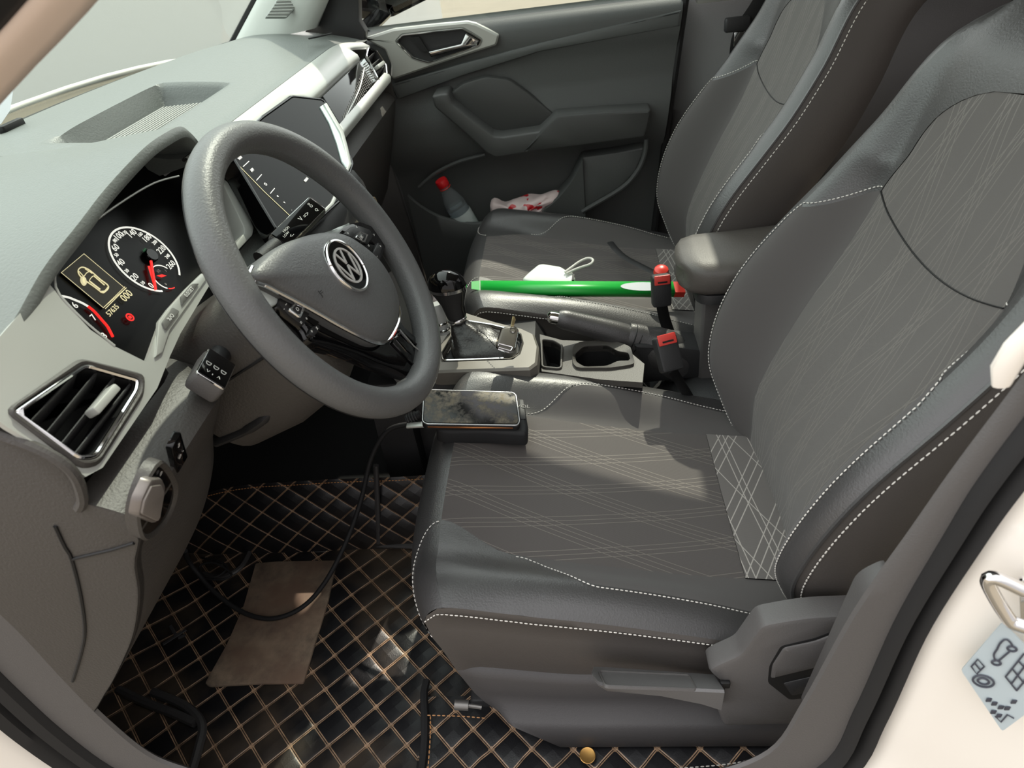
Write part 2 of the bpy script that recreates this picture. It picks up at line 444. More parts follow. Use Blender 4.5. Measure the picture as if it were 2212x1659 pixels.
# passenger side: pillar between the doors and sill
struct('wall_right', MB().add([V((.745, -.05, 0)), V((.745, -1.1, 0)), V((.745, -1.1, .756)), V((.745, -.05, .756))], [(0, 1, 2, 3)]).add([V((.745, .75, 0)), V((.745, -1.1, 0)), V((.66, -1.1, 0)), V((.66, .75, 0))], [(0, 1, 2, 3)]).add([V((.715, .55, 0)), V((.715, 1.12, 0)), V((.70, 1.12, .60)), V((.70, .60, .60))], [(0, 1, 2, 3)]), M['plastic'], solid=.03)
struct('trim_13', MB().add([V((-.672, .74, 0)), V((-.672, 1.12, 0)), V((-.672, 1.12, .76)), V((-.672, .80, .76))], [(0, 1, 2, 3)]), M['black'])
struct('trim_11', MB().add([V((.735, -.20, .75)), V((.735, -.45, .75)), V((.66, -.54, 1.36)), V((.66, -.31, 1.36))], [(0, 1, 2, 3)]), M['headliner'], solid=.03)
struct('trim_12', MB().add([V((.735, -.42, .75)), V((.735, -1.1, .75)), V((.66, -1.1, 1.36)), V((.66, -.5, 1.36))], [(0, 1, 2, 3)]), M['black'], solid=.03)
# hood of the car ahead of the windshield
hood = [[V((x*(1-.06*(y-1.06)), y, .808-.17*(y-1.06)-.05*(x/.75)**2-.12*max(0, y-1.06)**2)) for x in fr_(-.78, .78, 13)] for y in fr_(1.06, 2.0, 10)]
hd = obj('car_hood', MB().loft(hood), M['paint'], sharp=60, solid=.01); tag(hd, 'white car hood seen through the windshield', 'hood')
# ---------------------------------------------------------------- seats
M['seat_cloth'] = line_fabric('seat_insert_cloth', (80, 75, 73), (122, 115, 107),
    [(13, .062, [0, .13, .26]), (-19, .085, [0, .1, .2, .3])], .0010, contrast=.8)
M['seat_band'] = line_fabric('seat_band_cloth', (104, 100, 97), (176, 171, 164),
    [(97, .05, [0, .2]), (62, .06, [0, .2, .4]), (118, .07, [.1])], .0016)
M['back_cloth'] = line_fabric('seat_back_cloth', (92, 89, 86), (120, 116, 110),
    [(7, .05, [0, .16, .32]), (-17, .08, [0, .12, .24]), (21, .1, [0, .1])], .0014, ax=(0, 2), contrast=.6)
PHI = math.radians(22)
BO = V((0, -.128, .20)); BU = V((0, -math.sin(PHI), math.cos(PHI))); BN = V((0, math.cos(PHI), math.sin(PHI)))
M['valance'] = mat('seat_base_plastic', (66, 64, 64), .55, grain=(600, .3))
# --- cushion surface: (x, s) -> point ; s runs from front underside over the nose to the rear
CU = [(-.4, .235, .04), (-.3, .295, .08), (-.22, .326, .12), (-.1, .347, .185), (0, .357, .23), (.08, .364, .258), (.15, .368, .284), (.22, .352, .306), (.29, .318, .314), (.42, .22, .288), (.56, .12, .263), (.72, 0, .236), (.86, -.09, .221), (1, -.2, .205)]
CY = [(a, b) for a, b, c in CU]; CZ = [(a, c) for a, b, c in CU]
RID = [(0, 0), (.15, .004), (.22, .012), (.32, .022), (.45, .034), (.6, .038), (.75, .028), (.88, .008), (1, -.012)]
HWC = .256
def cush(x, s, lift=0.0):
    a = abs(x); y = sinterp(s, CY); z = sinterp(s, CZ)
    xi, xr, xo = .15, .214, .256
    h = sinterp(s, RID)
    z += h*sst((a-xi)/(xr-xi))
    if a > xr: z -= (.004+.35*h)*((a-xr)/(xo-xr))**2
    z -= .004*(1-sst(a/xi))*sst((s-.3)/.3)
    if s < .45: y -= .035*max(0, a/HWC)**4*(1-sst((s-.1)/.45))+.012*(a/HWC)**2*(1-sst(s/.4))
    return V((x, y, z+lift))
def grid(fn, us, vs):
    return MB().loft([[fn(u, v) for u in us] for v in vs])
def fr(a, b, n): return [a+(b-a)*i/(n-1) for i in range(n)]
SF = .285   # front seam of the insert
def xin(s):       # insert half width near the rounded front corners
    return .15-.045*(1-sst((s-SF)/.13))
def build_cushion(root, off):
    O = lambda q: q+off
    def g(fn, us, vs, name, m, **k):
        mb = grid(lambda u, v: O(fn(u, v)), us, vs); return obj(name, mb, m, root, sharp=60, **k)
    S1 = fr(SF, .86, 26); S2 = fr(.86, 1, 6)
    cu = g(lambda u, v: cush(u*xin(v), v), fr(-1, 1, 25), S1, 'cushion_insert', M['seat_cloth'])
    g(lambda u, v: cush(u*xin(v), v, .002), fr(-1, 1, 17), S2, 'cushion_rear_band', M['seat_band'])
    nose = g(lambda u, v: cush(u, v), fr(-HWC, HWC, 36), fr(-.17, SF, 24), 'cushion_front', M['leather'])
    for sd in (-1, 1):
        # bolster roll: leather outside, mesh panel between insert and ridge
        def seam(v):       # stitched line: starts at the insert edge, climbs to the ridge
            return lerp(xin(v), .212, sst((v-.43)/.15))
        g(lambda u, v: cush(sd*lerp(xin(v), seam(v), u), v), fr(0, 1, 9), fr(SF, 1, 34), 'bolster_panel', M['mesh_fabric'])
        bl = g(lambda u, v: cush(sd*lerp(seam(v), HWC, u), v), fr(0, 1, 9), fr(SF, 1, 34), 'cushion_bolster', M['leather'])
        st = MB().stitches([O(cush(sd*(seam(v)+.004), v, .0012)) for v in fr(.425, .97, 60)])
        obj('stitching', st, M['white_thread'], bl)
        cs_ = [O(cush(sd*lerp(HWC, xin(SF)+.004, sst(t)), lerp(.10, SF, t), .0012)) for t in fr(0, 1, 20)]
        obj('stitching', MB().stitches(cs_), M['white_thread'], bl)
        # outer seam and skirt
        col = [cush(HWC, v) for v in fr(-.4, .24, 40)]
        yf = lambda z: interp(z, [(q.z, q.y) for q in col])
        top = [cush(HWC, v) for v in fr(.12, 1, 30)]
        zt = lambda y: interp(-y, [(-q.y, q.z) for q in top])
        zb = lambda y: lerp(.158, .185, sst((y-.12)/.2))-.012*sst((.1-y)/.2)
        def side(t, u, z0, z1, dx):
            y = lerp(.32, -.17, u)
            for _ in range(4):
                z = lerp(z0(y), z1(y), t); y = lerp(yf(z), -.17, u)
            return O(V((sd*(HWC+dx*sst(u/.06)), y, z)))
        us = [q*q*.35+q*.65 for q in fr(0, 1, 34)]
        sk = obj('cushion_skirt', MB().loft([[side(t, u, zt, zb, d) for u in us] for t, d in ((0, 0), (.06, .003), (.1, -.001), (.3, .002), (.6, .003), (.85, -.004), (1, -.008))]), M['leather_side'], root, sharp=60)
        st = MB().stitches([side(.06, u, zt, zb, .0045) for u in us]); obj('stitching', st, M['white_thread'], sk)
        zl = lambda y: .036
        obj('seat_valance', MB().loft([[side(t, u, zb, zl, d) for u in us] for t, d in ((-.02, -.012), (0, -.004), (.08, .002), (.35, .0), (.5, .004), (.58, .02), (.62, .026), (.95, .03), (1, .027))]), M['valance'], root, sharp=50)
# --- backrest
SM = .74
def bxi(s):       # insert half width
    if s < .52: return sinterp(s, [(0, .135), (.2, .146), (.46, .156), (.52, .137)])
    return .137*math.sqrt(max(0.0004, 1-((s-.52)/.105)**2)) if s < .625 else .003
BXO = [(0, .195), (.04, .22), (.1, .242), (.2, .256), (.34, .256), (.46, .243), (.56, .222), (.66, .198), (SM, .165)]
BH = [(0, .01), (.04, .036), (.1, .062), (.2, .08), (.29, .08), (.38, .066), (.46, .044), (.54, .024), (.64, .006), (SM, -.03)]
BC = [(0, -.036), (.05, -.016), (.12, .010), (.25, .012), (.4, .0), (.52, .006), (.64, .014), (.7, -.004), (SM, -.03)]
def back(x, s, lift=0.0):
    a = abs(x); xo = sinterp(s, BXO); xr = xo-.028; xi = bxi(s) if s < .5 else .15
    f = sinterp(s, BC)-.008*(1-min(1, a/.12)**2)
    h = sinterp(s, BH)
    if a > xi: f += h*sst((a-xi)/(xr-xi))
    if a > xr: f -= .012*((a-xr)/(xo-xr))**2
    return BO+BU*s+BN*(f+lift)+V((x, 0, 0))
def build_back(root, off):
    O = lambda q: q+off
    def g(fn, us, vs, name, m, par=root, **k):
        return obj(name, grid(lambda u, v: O(fn(u, v)), us, vs), m, par, sharp=60, **k)
    NS = .462  # cross seam
    g(lambda u, v: back(u*bxi(v), v-.03*(1-u*u)*sst((v-.2)/.22)), fr(-1, 1, 21), fr(0, NS, 26), 'back_insert', M['back_cloth'])
    g(lambda u, v: back(u*bxi(v), v-.03*(1-u*u)*(1-sst((v-NS)/.12)), -.001), fr(-1, 1, 21), fr(NS, 0.6249, 22), 'back_upper_insert', M['back_cloth'])
    seampts = [O(back(u*bxi(NS), NS-.03*(1-u*u), .0005)) for u in fr(-1, 1, 24)]
    obj('cross_seam', MB().tube(seampts, .0009, 6), M['black'], root)
    # leather top with head
    SH = fr(NS, SM, 26)
    for sd in (-1, 1):
        rid = lambda v: sinterp(v, BXO)-.029
        low = fr(0, NS, 26)
        N0 = .395   # the shoulder seam climbs from the ridge to the notch
        nv = lambda u: NS-(NS-N0)*sst(u)
        g(lambda u, v: back(sd*lerp(bxi(v*nv(u)), rid(v*nv(u)), u), v*nv(u)), fr(0, 1, 12), fr(0, 1, 28), 'back_side_panel', M['mesh_fabric'])
        bl = g(lambda u, v: back(sd*lerp(rid(v), sinterp(v, BXO), u), v), fr(0, 1, 7), fr(0, SM, 46), 'back_bolster', M['leather'])
        def shl(u, v):
            q = lerp(nv(u), SM, v); return back(sd*lerp(bxi(q), rid(q), u), q)
        g(shl, fr(0, 1, 12), fr(0, 1, 28), 'back_shoulder', M['leather'])
        path = [O(back(sd*lerp(bxi(nv(u)), rid(nv(u)), u), nv(u)+.006, .0012)) for u in fr(0, .95, 14)]+[O(back(sd*(rid(v)+.003), v, .0014)) for v in fr(N0-.02, .01, 50)]
        obj('stitching', MB().stitches(smooth(path, 120)), M['white_thread'], bl)
        # piped outer seam and the dark side
        edge = [back(sd*sinterp(v, BXO), v) for v in fr(0, SM, 44)]
        obj('piping', MB().tube([O(q+BN*-.001) for q in edge], .0028, 6), M['leather'], bl)
        obj('stitching', MB().stitches([O(q+BN*-.011+V((sd*.004, 0, 0))) for q in edge[:40]], .007, .005, .0009), M['white_thread'], bl)
        secs = []
        for t, dx in ((0, 0), (.1, .004), (.3, .006), (.6, .0), (.85, -.02), (1, -.06)):
            secs.append([O(q+V((sd*dx, 0, 0))+BN*(-(.17-.05*sst(i/43))*t)) for i, q in enumerate(edge)])
        g2 = obj('back_side', MB().loft(secs), M['leather_side'], root, sharp=60)
        if sd < 0: L = secs[-1]
        else: Rr = secs[-1]
    obj('back_shell', MB().loft([L, Rr]), M['plastic_dark'], root)
    top = [[O(back(u*sinterp(SM, BXO), SM)+BU*dz-BN*dn) for u in fr(-1, 1, 15)] for dz, dn in ((0, 0), (.012, .02), (.016, .05), (.0, .1))]
    obj('back_top', MB().loft(top), M['leather'], root, sharp=60)
    # headrest on two posts
    hr = MB()
    for k in range(13):
        a = math.pi*k/12; hh = -.095*math.cos(a)
        ring = []
        for j in range(24):
            b = 2*math.pi*j/24
            w = .125*(1-.18*abs(hh/.095)**3); d = .05*math.sin(a)**.5+.003
            cx = math.copysign(abs(math.cos(b))**.6, math.cos(b))*w*(math.sin(a)**.35+.02); cy = math.copysign(abs(math.sin(b))**.7, math.sin(b))*d
            ring.append(O(BO+BU*(SM+.125+hh)+BN*(-.02+cy)+V((cx, 0, 0))))
        hr.loft([ring]) if False else None
        if k == 0: R0 = []
        R0.append(ring)
    h = obj('headrest', MB().loft(R0, cu=True, cap=True), M['leather'], root, sharp=60)
    for sx in (-.07, .07):
        obj('headrest_post', MB().tube([O(BO+BU*(SM-.02)+BN*-.03+V((sx, 0, 0))), O(BO+BU*(SM+.05)+BN*-.03+V((sx, 0, 0)))], .006, 10), M['chrome'], h)
def build_base(root, off, trim):
    O = lambda q: q+off
    front = [[O(V((x, y, z))) for x in fr(-.25, .25, 9)] for y, z in ((.31, .2), (.29, .13), (.25, .06), (.2, .04))]
    obj('seat_front_pan', MB().loft(front), M['plastic_dark'], root)
    for sx in (-.2, .2):
        obj('seat_rail', MB().box(O(V((sx, .03, .03))), (.04, .56, .03), bev=.006), M['plastic_dark'], root)
D_OFF = V((-.337, 0, 0))
seat = thing('driver_chair', 'black driver seat with patterned cloth centre and white stitching, in front of the steering wheel', 'seat', D_OFF, 'front seats')
build_cushion(seat, D_OFF); build_back(seat, D_OFF); build_base(seat, D_OFF, True)
def copy_thing(root, loc, name, label):
    r = root.copy(); COL.objects.link(r); r.location = loc; r.name = name; r['label'] = label
    for ch in list(root.children):
        c = ch.copy(); COL.objects.link(c); c.parent = r
        for gch in ch.children:
            d = gch.copy(); COL.objects.link(d); d.parent = c
    return r
pseat = copy_thing(seat, V((.352, .004, .02)), 'passenger_chair', 'black passenger seat beyond the console with a green carton and white holder lying on it')
# ---------------------------------------------------------------- dashboard
dash = thing('dashboard', 'dark grey dashboard with a satin silver band running across it below the windshield', 'dashboard', (0, .62, .4))
# profile tables (y, z) across the car for the top pad
def crease(x):      # rear edge of the soft top, where the silver band starts
    return V((x, .600-.035*sst((x-.45)/.2), .781-.02*sst((x-.5)/.15)))
def pad(u_x, t):    # t 0 windshield .. 1 crease
    x = u_x; a = crease(x); yb = 1.04-.13*(x/.68)**2
    y = lerp(yb, a.y, t); z = lerp(.785, a.z, t)+.028*math.sin(math.pi*min(1, t*1.05))**.8*(1-.3*t)
    return V((x, y, z))
xs = fr_(-.20, .66, 46)
# storage hollow in the middle of the top, with the speaker grille on its floor
tw = [pad(0, 0)]
def tray_depth(p):
    # outline in (x, y): a long trapezoid
    x, y = p.x, p.y
    x0, x1, y0, y1 = -.20, .150, .685, .815
    e = .014
    d = min((x-x0)/(e*6), (x1-x)/(e*2.5), (y-y0)/(e*2), (y1-y)/(e*1.0))
    return -.04*sst(d)
vs_ = []
rows = []
for t in [i/59 for i in range(60)]:
    row = []
    for x in fr_(-.24, .66, 110):
        p = pad(x, t); p.z += tray_depth(p); row.append(p)
    rows.append(row)
obj('top_pad', MB().loft(rows), M['soft_pad'], dash, sharp=50)
gr = MB()
for i in range(15):
    y = .70+i*.0068
    gr.tube([V((-.10, y, .7755)), V((.10, y, .7755))], .0021, 6)
obj('speaker_grille', gr, M['soft_pad'], dash)
# defroster slot at the passenger end
sl_ = MB()
for i in range(5):
    c = U(674+i*9, 82-i*2, Z=.803); sl_.box(c, (.006, .016, .003), Matrix.Rotation(.5, 3, 'Z'), bev=.0008)
obj('side_defroster_slot', sl_, M['black'], dash)
obj('defroster_notch', MB().box(U(25, 272, Z=.806), (.05, .012, .012), None, .003), M['black'], dash)
# left part of the top: hood over the instruments
hood_e = [V((-.205, .592, .780)), V((-.222, .588, .805)), V((-.25, .582, .822)), V((-.30, .576, .828)), V((-.36, .573, .828)), V((-.44, .577, .815)), V((-.50, .577, .803)), V((-.56, .583, .787)), V((-.62, .585, .766)), V((-.668, .592, .752)), V((-.70, .60, .738))]
HE = smooth(hood_e, 60)
def hood_row(i):
    e = HE[i]; x = e.x; yb = 1.04-.13*(x/.68)**2; row = []
    for k in range(16):
        t = k/15
        base = pad(x, 1-t)
        y = lerp(e.y, yb, t)
        z0 = lerp(.785, base.z, 0)
        pz = lerp(.775, .785, t)+.028*math.sin(math.pi*min(1, (1-t)*1.05))**.8*(1-.3*(1-t))
        z = lerp(e.z, pz, sst(t*1.25)); row.append(V((x, y, z)))
    return row
hr_ = [hood_row(i) for i in range(60)]
lip = [[HE[i], HE[i]+V((0, -.004, -.006)), HE[i]+V((0, -.002, -.013)), HE[i]+V((0, .012, -.016)), HE[i]+V((0, .08, -.03))] for i in range(60)]
obj('instrument_hood', MB().loft(hr_), M['soft_pad'], dash, sharp=60)
obj('hood_lip', MB().loft(lip), M['soft_pad'], dash, sharp=60)
# silver band on the passenger side
SBN = V((0, -.5, .86))
sb = []
for x in fr_(-.24, .61, 60):
    c = crease(x)
    k = sst((x-.5)/.15)
    k = lerp(.48, 1, sst((x-.115)/.025))*lerp(1, .4, sst((x-.495)/.02))
    sb.append([c, c+V((0, -.003, .0005)), V((x, c.y-.022*k, c.z-.008*k)), V((x, c.y-.045*k, c.z-.022*k)), V((x, c.y-.048*k, c.z-.03*k)), V((x, c.y-.045*k, c.z-.04*k))])
obj('silver_band', MB().loft(sb), M['silver'], dash, sharp=45)
obj('band_seam', MB().tube([crease(x)+V((0, .001, -.002)) for x in fr_(-.24, .62, 30)], .0025, 6), M['black'], dash)
# gloss trim with a dotted end, in its plane
GP = plane((0, .553, .757), (0, -.86, .52))
def gp(l): return UL(l, P=GP)
g1 = gp([(698, 207), (786, 124), (820, 173), (742, 280)])
tr = obj('gloss_trim', MB().plate(g1, GP[1], .01, .0015), M['gloss'], dash)
dd = MB()
A, B, C_, D_ = gp([(775, 142), (786, 128), (818, 172), (745, 272)])
for i in range(26):
    for j in range(9):
        u = i/25; v = (j+(i % 2)*.5)/9
        if v < .12+.75*u*.0: continue
        top = B.lerp(gp([(735, 222)])[0], u); bot = C_.lerp(D_, u)
        w = 1-u*.55
        p = bot.lerp(top, v*w*.9+.04)
        dd.box(p+GP[1]*.0003, (.0035, .0012, .0022), Matrix.Rotation(math.radians(-30), 3, 'X'))
obj('dot_pattern', dd, mat('dot_print', (150, 148, 142), .4), tr)
bw = gp([(742, 262), (775, 195), (786, 148)])
obj('trim_line', MB().tube(smooth([q+GP[1]*.0012 for q in bw], 12), .0015, 6), M['silver'], tr)
obj('silver_lower_lip', MB().loft([[V((x, .518, .704)), V((x, .508, .700)), V((x, .505, .694)), V((x, .507, .684)), V((x, .53, .676))] for x in fr_(.12, .565, 10)]), M['silver'], dash, sharp=50)
# recess under the lip and the glovebox front
gb = []
for x in fr_(.06, .67, 12):
    gb.append([V((x, .53, .676)), V((x, .565, .660)), V((x, .566, .650)), V((x, .545, .640)), V((x, .530, .622)), V((x, .535, .60)), V((x, .56, .52)), V((x, .60, .40)), V((x, .66, .30)), V((x, .78, .24))])
obj('glovebox', MB().loft(gb), M['dash_low'], dash, sharp=50)
obj('end_cap', MB().add([V((.668, y, z)) for y, z in ((.53, .70), (.53, .62), (.56, .52), (.6, .4), (.66, .3), (.9, .24), (.95, .76), (.6, .76))], [tuple(range(8))]), M['dash_low'], dash)
# passenger air vent
def vent(parent_px, P, depth, name, nslat, slat_px, tab_px, bez=.006):
    o = rpoly(UL(parent_px, P=P), .006, 3); n = P[1]
    vt = MB().frame(o, inset(o, n, bez), n, .03, .0015)
    f = obj(name, vt, M['chrome'], dash)
    i_ = inset(o, n, bez)
    obj('vent_cavity', MB().loft([[q-n*.004 for q in i_], [q-n*depth for q in inset(i_, n, .004)]], cu=True).add([q-n*depth for q in inset(i_, n, .004)], [tuple(range(len(i_)))]), M['black'], f)
    for a, b in slat_px:
        A, B = UL([a, b], P=P); A = A-n*.008; B = B-n*.008
        d = (B-A).normalized(); w = n.cross(d)
        tl = (n*.9+w*.45).normalized()
        s_ = MB()
        secs = []
        for q in (A, B):
            secs.append([q+tl*.002+w*.0012, q+tl*.003, q+tl*.002-w*.0012, q-tl*.018-w*.001, q-tl*.018+w*.001])
        obj('vent_slat', s_.loft(secs, cu=True, cap=True), M['plastic_dark'], f)
    if tab_px:
        A, B = UL(tab_px, P=P); d = (B-A).normalized(); w = n.cross(d)
        R = Matrix((d, w, n)).transposed()
        obj('vent_tab', MB().box((A+B)/2+n*.001, ((B-A).length, .008, .014), R, .002), M['silver'], f)
    return f
VP = plane((0, .5475, .757), (0, -.86, .52))
vent([(792, 118), (797, 100), (815, 108), (836, 140), (838, 160), (824, 176), (818, 170)], VP, .03, 'passenger_vent', 3, [((797, 126), (814, 110)), ((806, 140), (825, 124)), ((814, 156), (834, 141))], [(812, 148), (826, 138)], .003)
# ---- driver side silver panel that carries the vent and frames the instruments
SP = plane((0, .552, .70), (0, -.91, .42))
out = UL([(-60, 690), (0, 727), (62, 655), (108, 615), (119, 628), (132, 645), (160, 674), (195, 712), (248, 748), (316, 782), (345, 700), (440, 590), (455, 612), (390, 720), (367, 770), (340, 838), (222, 1010), (185, 1030), (130, 990), (0, 938), (-80, 905)], P=SP)

# vent cut drawn as a raised ring of dark plastic with its slats
ring = UL([(14, 884), (176, 770), (318, 806), (316, 850), (218, 1004), (178, 1010)], P=plane(SP[0]+SP[1]*.004, SP[1]))
r2 = UL([(30, 888), (184, 784), (303, 818), (302, 842), (212, 986), (174, 990)], P=plane(SP[0]+SP[1]*.004, SP[1]))
ro = rpoly(ring, .008, 3); ri = rpoly(r2, .007, 3)
out = [q if q.x > -.703 else V((-.703, q.y, q.z)) for q in out]
obj('silver_surround', MB().holed(out, [[q-SP[1]*.004 for q in inset(ro, SP[1], .004)]], SP[1], .005), M['silver'], dash)
obj('vent_surround', MB().frame(ro, ri, SP[1], .02, .003), M['dash_low'], dash)
VL = plane(SP[0]+SP[1]*.0045, SP[1])
vent([(28, 888), (184, 782), (305, 817), (303, 843), (213, 988), (173, 992)], VL, .035, 'driver_vent', 4,
     [((58, 930), (176, 800)), ((96, 952), (220, 800)), ((132, 972), (258, 812)), ((165, 988), (292, 826))], [(196, 895), (244, 840)], .004)
# ---- lower dash on the driver side
kp = [(.552, .632), (.535, .626), (.512, .613), (.505, .606), (.504, .599), (.519, .572), (.535, .545), (.552, .50), (.585, .44), (.625, .385), (.67, .33), (.73, .27), (.82, .25)]
kn = smooth([V((0, a, b)) for a, b in kp], 40)
rows = []
for x in fr_(-.70, -.475, 14):
    r = 1-sst((x+.52)/.05)
    rows.append([V((x, q.y+(1-r)*.03, q.z)) for q in kn])
low = obj('knee_panel', MB().loft(rows), M['dash_low'], dash, sharp=42)
# end face of the dash towards the door
ef = [V((-.70, .60, .738)), V((-.70, .575, .712)), V((-.70, .548, .688)), V((-.70, .540, .66)), V((-.70, .546, .630)), V((-.70, .512, .613))]+[V((-.70, q.y, q.z)) for q in kn[6:]]+[V((-.70, .92, .30)), V((-.70, .95, .60)), V((-.70, .90, .765))]
ec = obj('end_panel', MB().plate(ef, V((-1, 0, 0)), .012, .003), M['dash_low'], dash)
obj('panel_gap', MB().tube([q+V((-.0008, 0, 0)) for q in smooth(UL([(120, 1135), (140, 1178), (155, 1205), (175, 1285), (184, 1360), (176, 1410), (158, 1470)], X=-.70), 30)], .0018, 6), M['black'], ec)
obj('panel_gap', MB().tube([q+V((-.0008, 0, 0)) for q in UL([(155, 1207), (245, 1186), (290, 1172)], X=-.70)], .0016, 6), M['black'], ec)
obj('cap_edge', MB().tube([q+V((-.001, 0, 0)) for q in smooth(UL([(-60, 905), (0, 937), (70, 962), (130, 993), (165, 1028), (180, 1075), (172, 1096)], X=-.70), 30)], .0048, 8), M['dash_low'], ec)
# light switch and dimmer on the knee panel face
FN = V((0, -.89, -.45)); FP = plane((0, .519, .572), FN)
lo = smooth(UL([(342, 1008), (372, 1054), (365, 1099), (342, 1135), (311, 1152), (298, 1104), (314, 1041)], P=FP), 36, True)
ls = obj('light_switch', MB().frame([q+FN*.004 for q in inset(lo, FN, -.006)], [q+FN*.003 for q in lo], FN, .012, .002), M['dash_low'], dash)
obj('switch_face', MB().plate([q+FN*.001 for q in lo], FN, .004), M['gloss'], ls)
kb = rpoly(UL([(329, 1036), (352, 1033), (360, 1050), (349, 1112), (338, 1132), (301, 1115), (308, 1079)], P=plane(V((0, .519, .572))+FN*.009, FN)), .004, 3)
obj('switch_knob', MB().plate(kb, FN, .009, .003), mat('grey_switch', (128, 122, 118), .35, metal=.4), ls)
k2 = inset(kb, FN, .004)
obj('knob_inlay', MB().plate([q+FN*.0015+V((-.002, 0, 0)) for q in k2], FN, .003, .001), mat('grey_inlay', (128, 122, 118), .4), ls)
for px, s in (((324, 1018), '\u25cb'), ((342, 1021), 'D')):
    a, f = text_mb('O' if s != 'D' else 'D', .006, U(*px, P=FP)+FN*.0025, V((1, 0, 0)), V((0, -.45, .89)))
    obj('switch_mark', MB().add(a, f), M['print_white'], ls)
dm = rpoly(UL([(386, 931), (402, 985), (380, 1023), (367, 968)], P=FP), .003, 3)
di = obj('dimmer_switch', MB().plate([q+FN*.002 for q in dm], FN, .006, .001), M['gloss'], dash)
for px, s in (((381, 960), '2'), ((390, 972), '-'), ((383, 985), 'O')):
    a, f = text_mb(s, .007, U(*px, P=FP)+FN*.0025, V((1, 0, 0)), V((0, -.45, .89)))
    obj('switch_mark', MB().add(a, f), M['print_white'], di)
# dark liner behind the column and in the foot space
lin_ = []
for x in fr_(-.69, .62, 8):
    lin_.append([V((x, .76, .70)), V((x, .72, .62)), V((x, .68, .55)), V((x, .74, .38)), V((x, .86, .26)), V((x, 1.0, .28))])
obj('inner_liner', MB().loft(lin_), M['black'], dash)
# ---- centre stack below the screen
cs = []
for x in fr_(-.165, .15, 9):
    k = 1-(abs(x+.005)/.17)**4
    cs.append([V((x, .530, .668)), V((x, .548, .655)), V((x, .545, .640)), V((x, .512-.004*k, .622)), V((x, .500-.006*k, .60)), V((x, .492-.006*k, .56)), V((x, .480-.006*k, .50)), V((x, .462-.004*k, .44)), V((x, .44, .39)), V((x, .42, .34)), V((x, .42, .1))])
stk = obj('centre_stack', MB().loft(cs), M['plastic_dark'], dash, sharp=40)
M['champagne'] = mat('champagne_trim', (168, 156, 128), .25, metal=.8)
CP2 = plane((0, .480, .53), (0, -.985, .17))
cl = rpoly([V((x, .479+(.53-z)*-.17, z)) for x, z in ((-.155, .575), (.14, .575), (.13, .475), (-.145, .475))], .01, 3)
cp_ = obj('climate_panel', MB().plate([q+V((0, -.008, 0)) for q in cl], V((0, -.985, .17)), .012, .002), M['champagne'], dash)
for x in (-.1, -.005, .09):
    obj('climate_knob', MB().lathe([(.026, 0), (.026, .004), (.022, .006), (.021, .018), (.017, .021), (0.0001, .021)], V((x, .472, .527)), V((0, -.985, .17)), 28), M['gloss'], cp_)
    obj('knob_ring', MB().lathe([(.0225, .0185), (.0225, .021), (.0195, .0225), (.019, .021)], V((x, .472, .527)), V((0, -.985, .17)), 28, cap=False), M['chrome'], cp_)
obj('stack_strip', MB().tube([V((x, .524, .672)) for x in fr_(-.16, .17, 8)], .006, 8), M['silver'], dash)
# ---------------------------------------------------------------- instrument cluster
IC = V((-.357, .63, .699)); TA = math.radians(30)
IU = V((1, 0, 0)); IV = V((0, math.sin(TA), math.cos(TA))); IN = V((0, -math.cos(TA), math.sin(TA)))
IP = plane(IC, IN)
clu = thing('instrument_cluster', 'black instrument cluster with round dials and a lit display behind the steering wheel', 'instrument cluster', IC)
def cpx(x, y): return (110+x/6.506, 460+y/6.506)
def CI(l, d=0): return UL([cpx(*q) for q in l], P=plane(IC+IN*d, IN))
gl = UL([(20, 790), (60, 600), (110, 520), (128, 545), (200, 470), (329, 396), (400, 372), (480, 380), (560, 480), (555, 560), (470, 600), (360, 760), (316, 800)], P=plane(IC-IN*.001, IN))
face = [IC+IU*a+IV*b-IN*.002 for a, b in ((-.30, -.085), (.16, -.085), (.16, .09), (-.24, .09), (-.30, .02))]
obj('dial_face', MB().plate(face, IN, .006), M['dial_face'], clu)
# chrome outline of the glass
oc = [(248+0, 747), (190, 700), (140, 650), (121, 622), (119, 595), (122, 570), (134, 541), (170, 505), (250, 445), (329, 397), (386, 380)]
obj('chrome_outline', MB().tube([q for q in smooth(UL(oc, P=plane(SP[0]+SP[1]*.0, SP[1])), 50)], .0011, 6), M['silver'], clu)
# surround wall from hood lip down to the dial face, right side chevron
dial = MB(); 
def arc(c, r, a0, a1, w, n=60, d=.0006):
    secs = []
    for i in range(n):
        a = math.radians(lerp(a0, a1, i/(n-1))); e = IU*math.cos(a)+IV*math.sin(a)
        secs.append([c+e*(r-w/2)+IN*d, c+e*(r+w/2)+IN*d, c+e*(r+w/2)+IN*(d+.0006), c+e*(r-w/2)+IN*(d+.0006)])
    return MB().loft(secs, cu=True, cap=True)
SC = IC+IU*0
obj('speed_ring', arc(SC, .0445, 238, -62, .0022), M['lit_white'], clu)
tk = MB()
NUMS = [(0, '0', 1), (10, '10', 0), (20, '20', 1), (30, '30', 0), (40, '40', 1), (50, '50', 0), (60, '60', 1), (80, '80', 0), (100, '100', 1), (120, '120', 0), (140, '140', 1), (160, '160', 0), (180, '180', 1), (200, '200', 0), (220, '220', 1), (240, '240', 0), (260, '260', 1)]
sp_px = {'0': (1410, 1020), '10': (1293, 985), '20': (1180, 900), '30': (1068, 815), '40': (985, 697), '50': (922, 592), '60': (908, 487), '80': (903, 388), '100': (955, 325), '120': (1035, 282), '140': (1140, 290), '160': (1255, 305), '180': (1350, 355), '200': (1460, 415), '220': (1553, 518), '240': (1640, 610), '260': (1690, 730)}
nm = MB(); ns = MB()
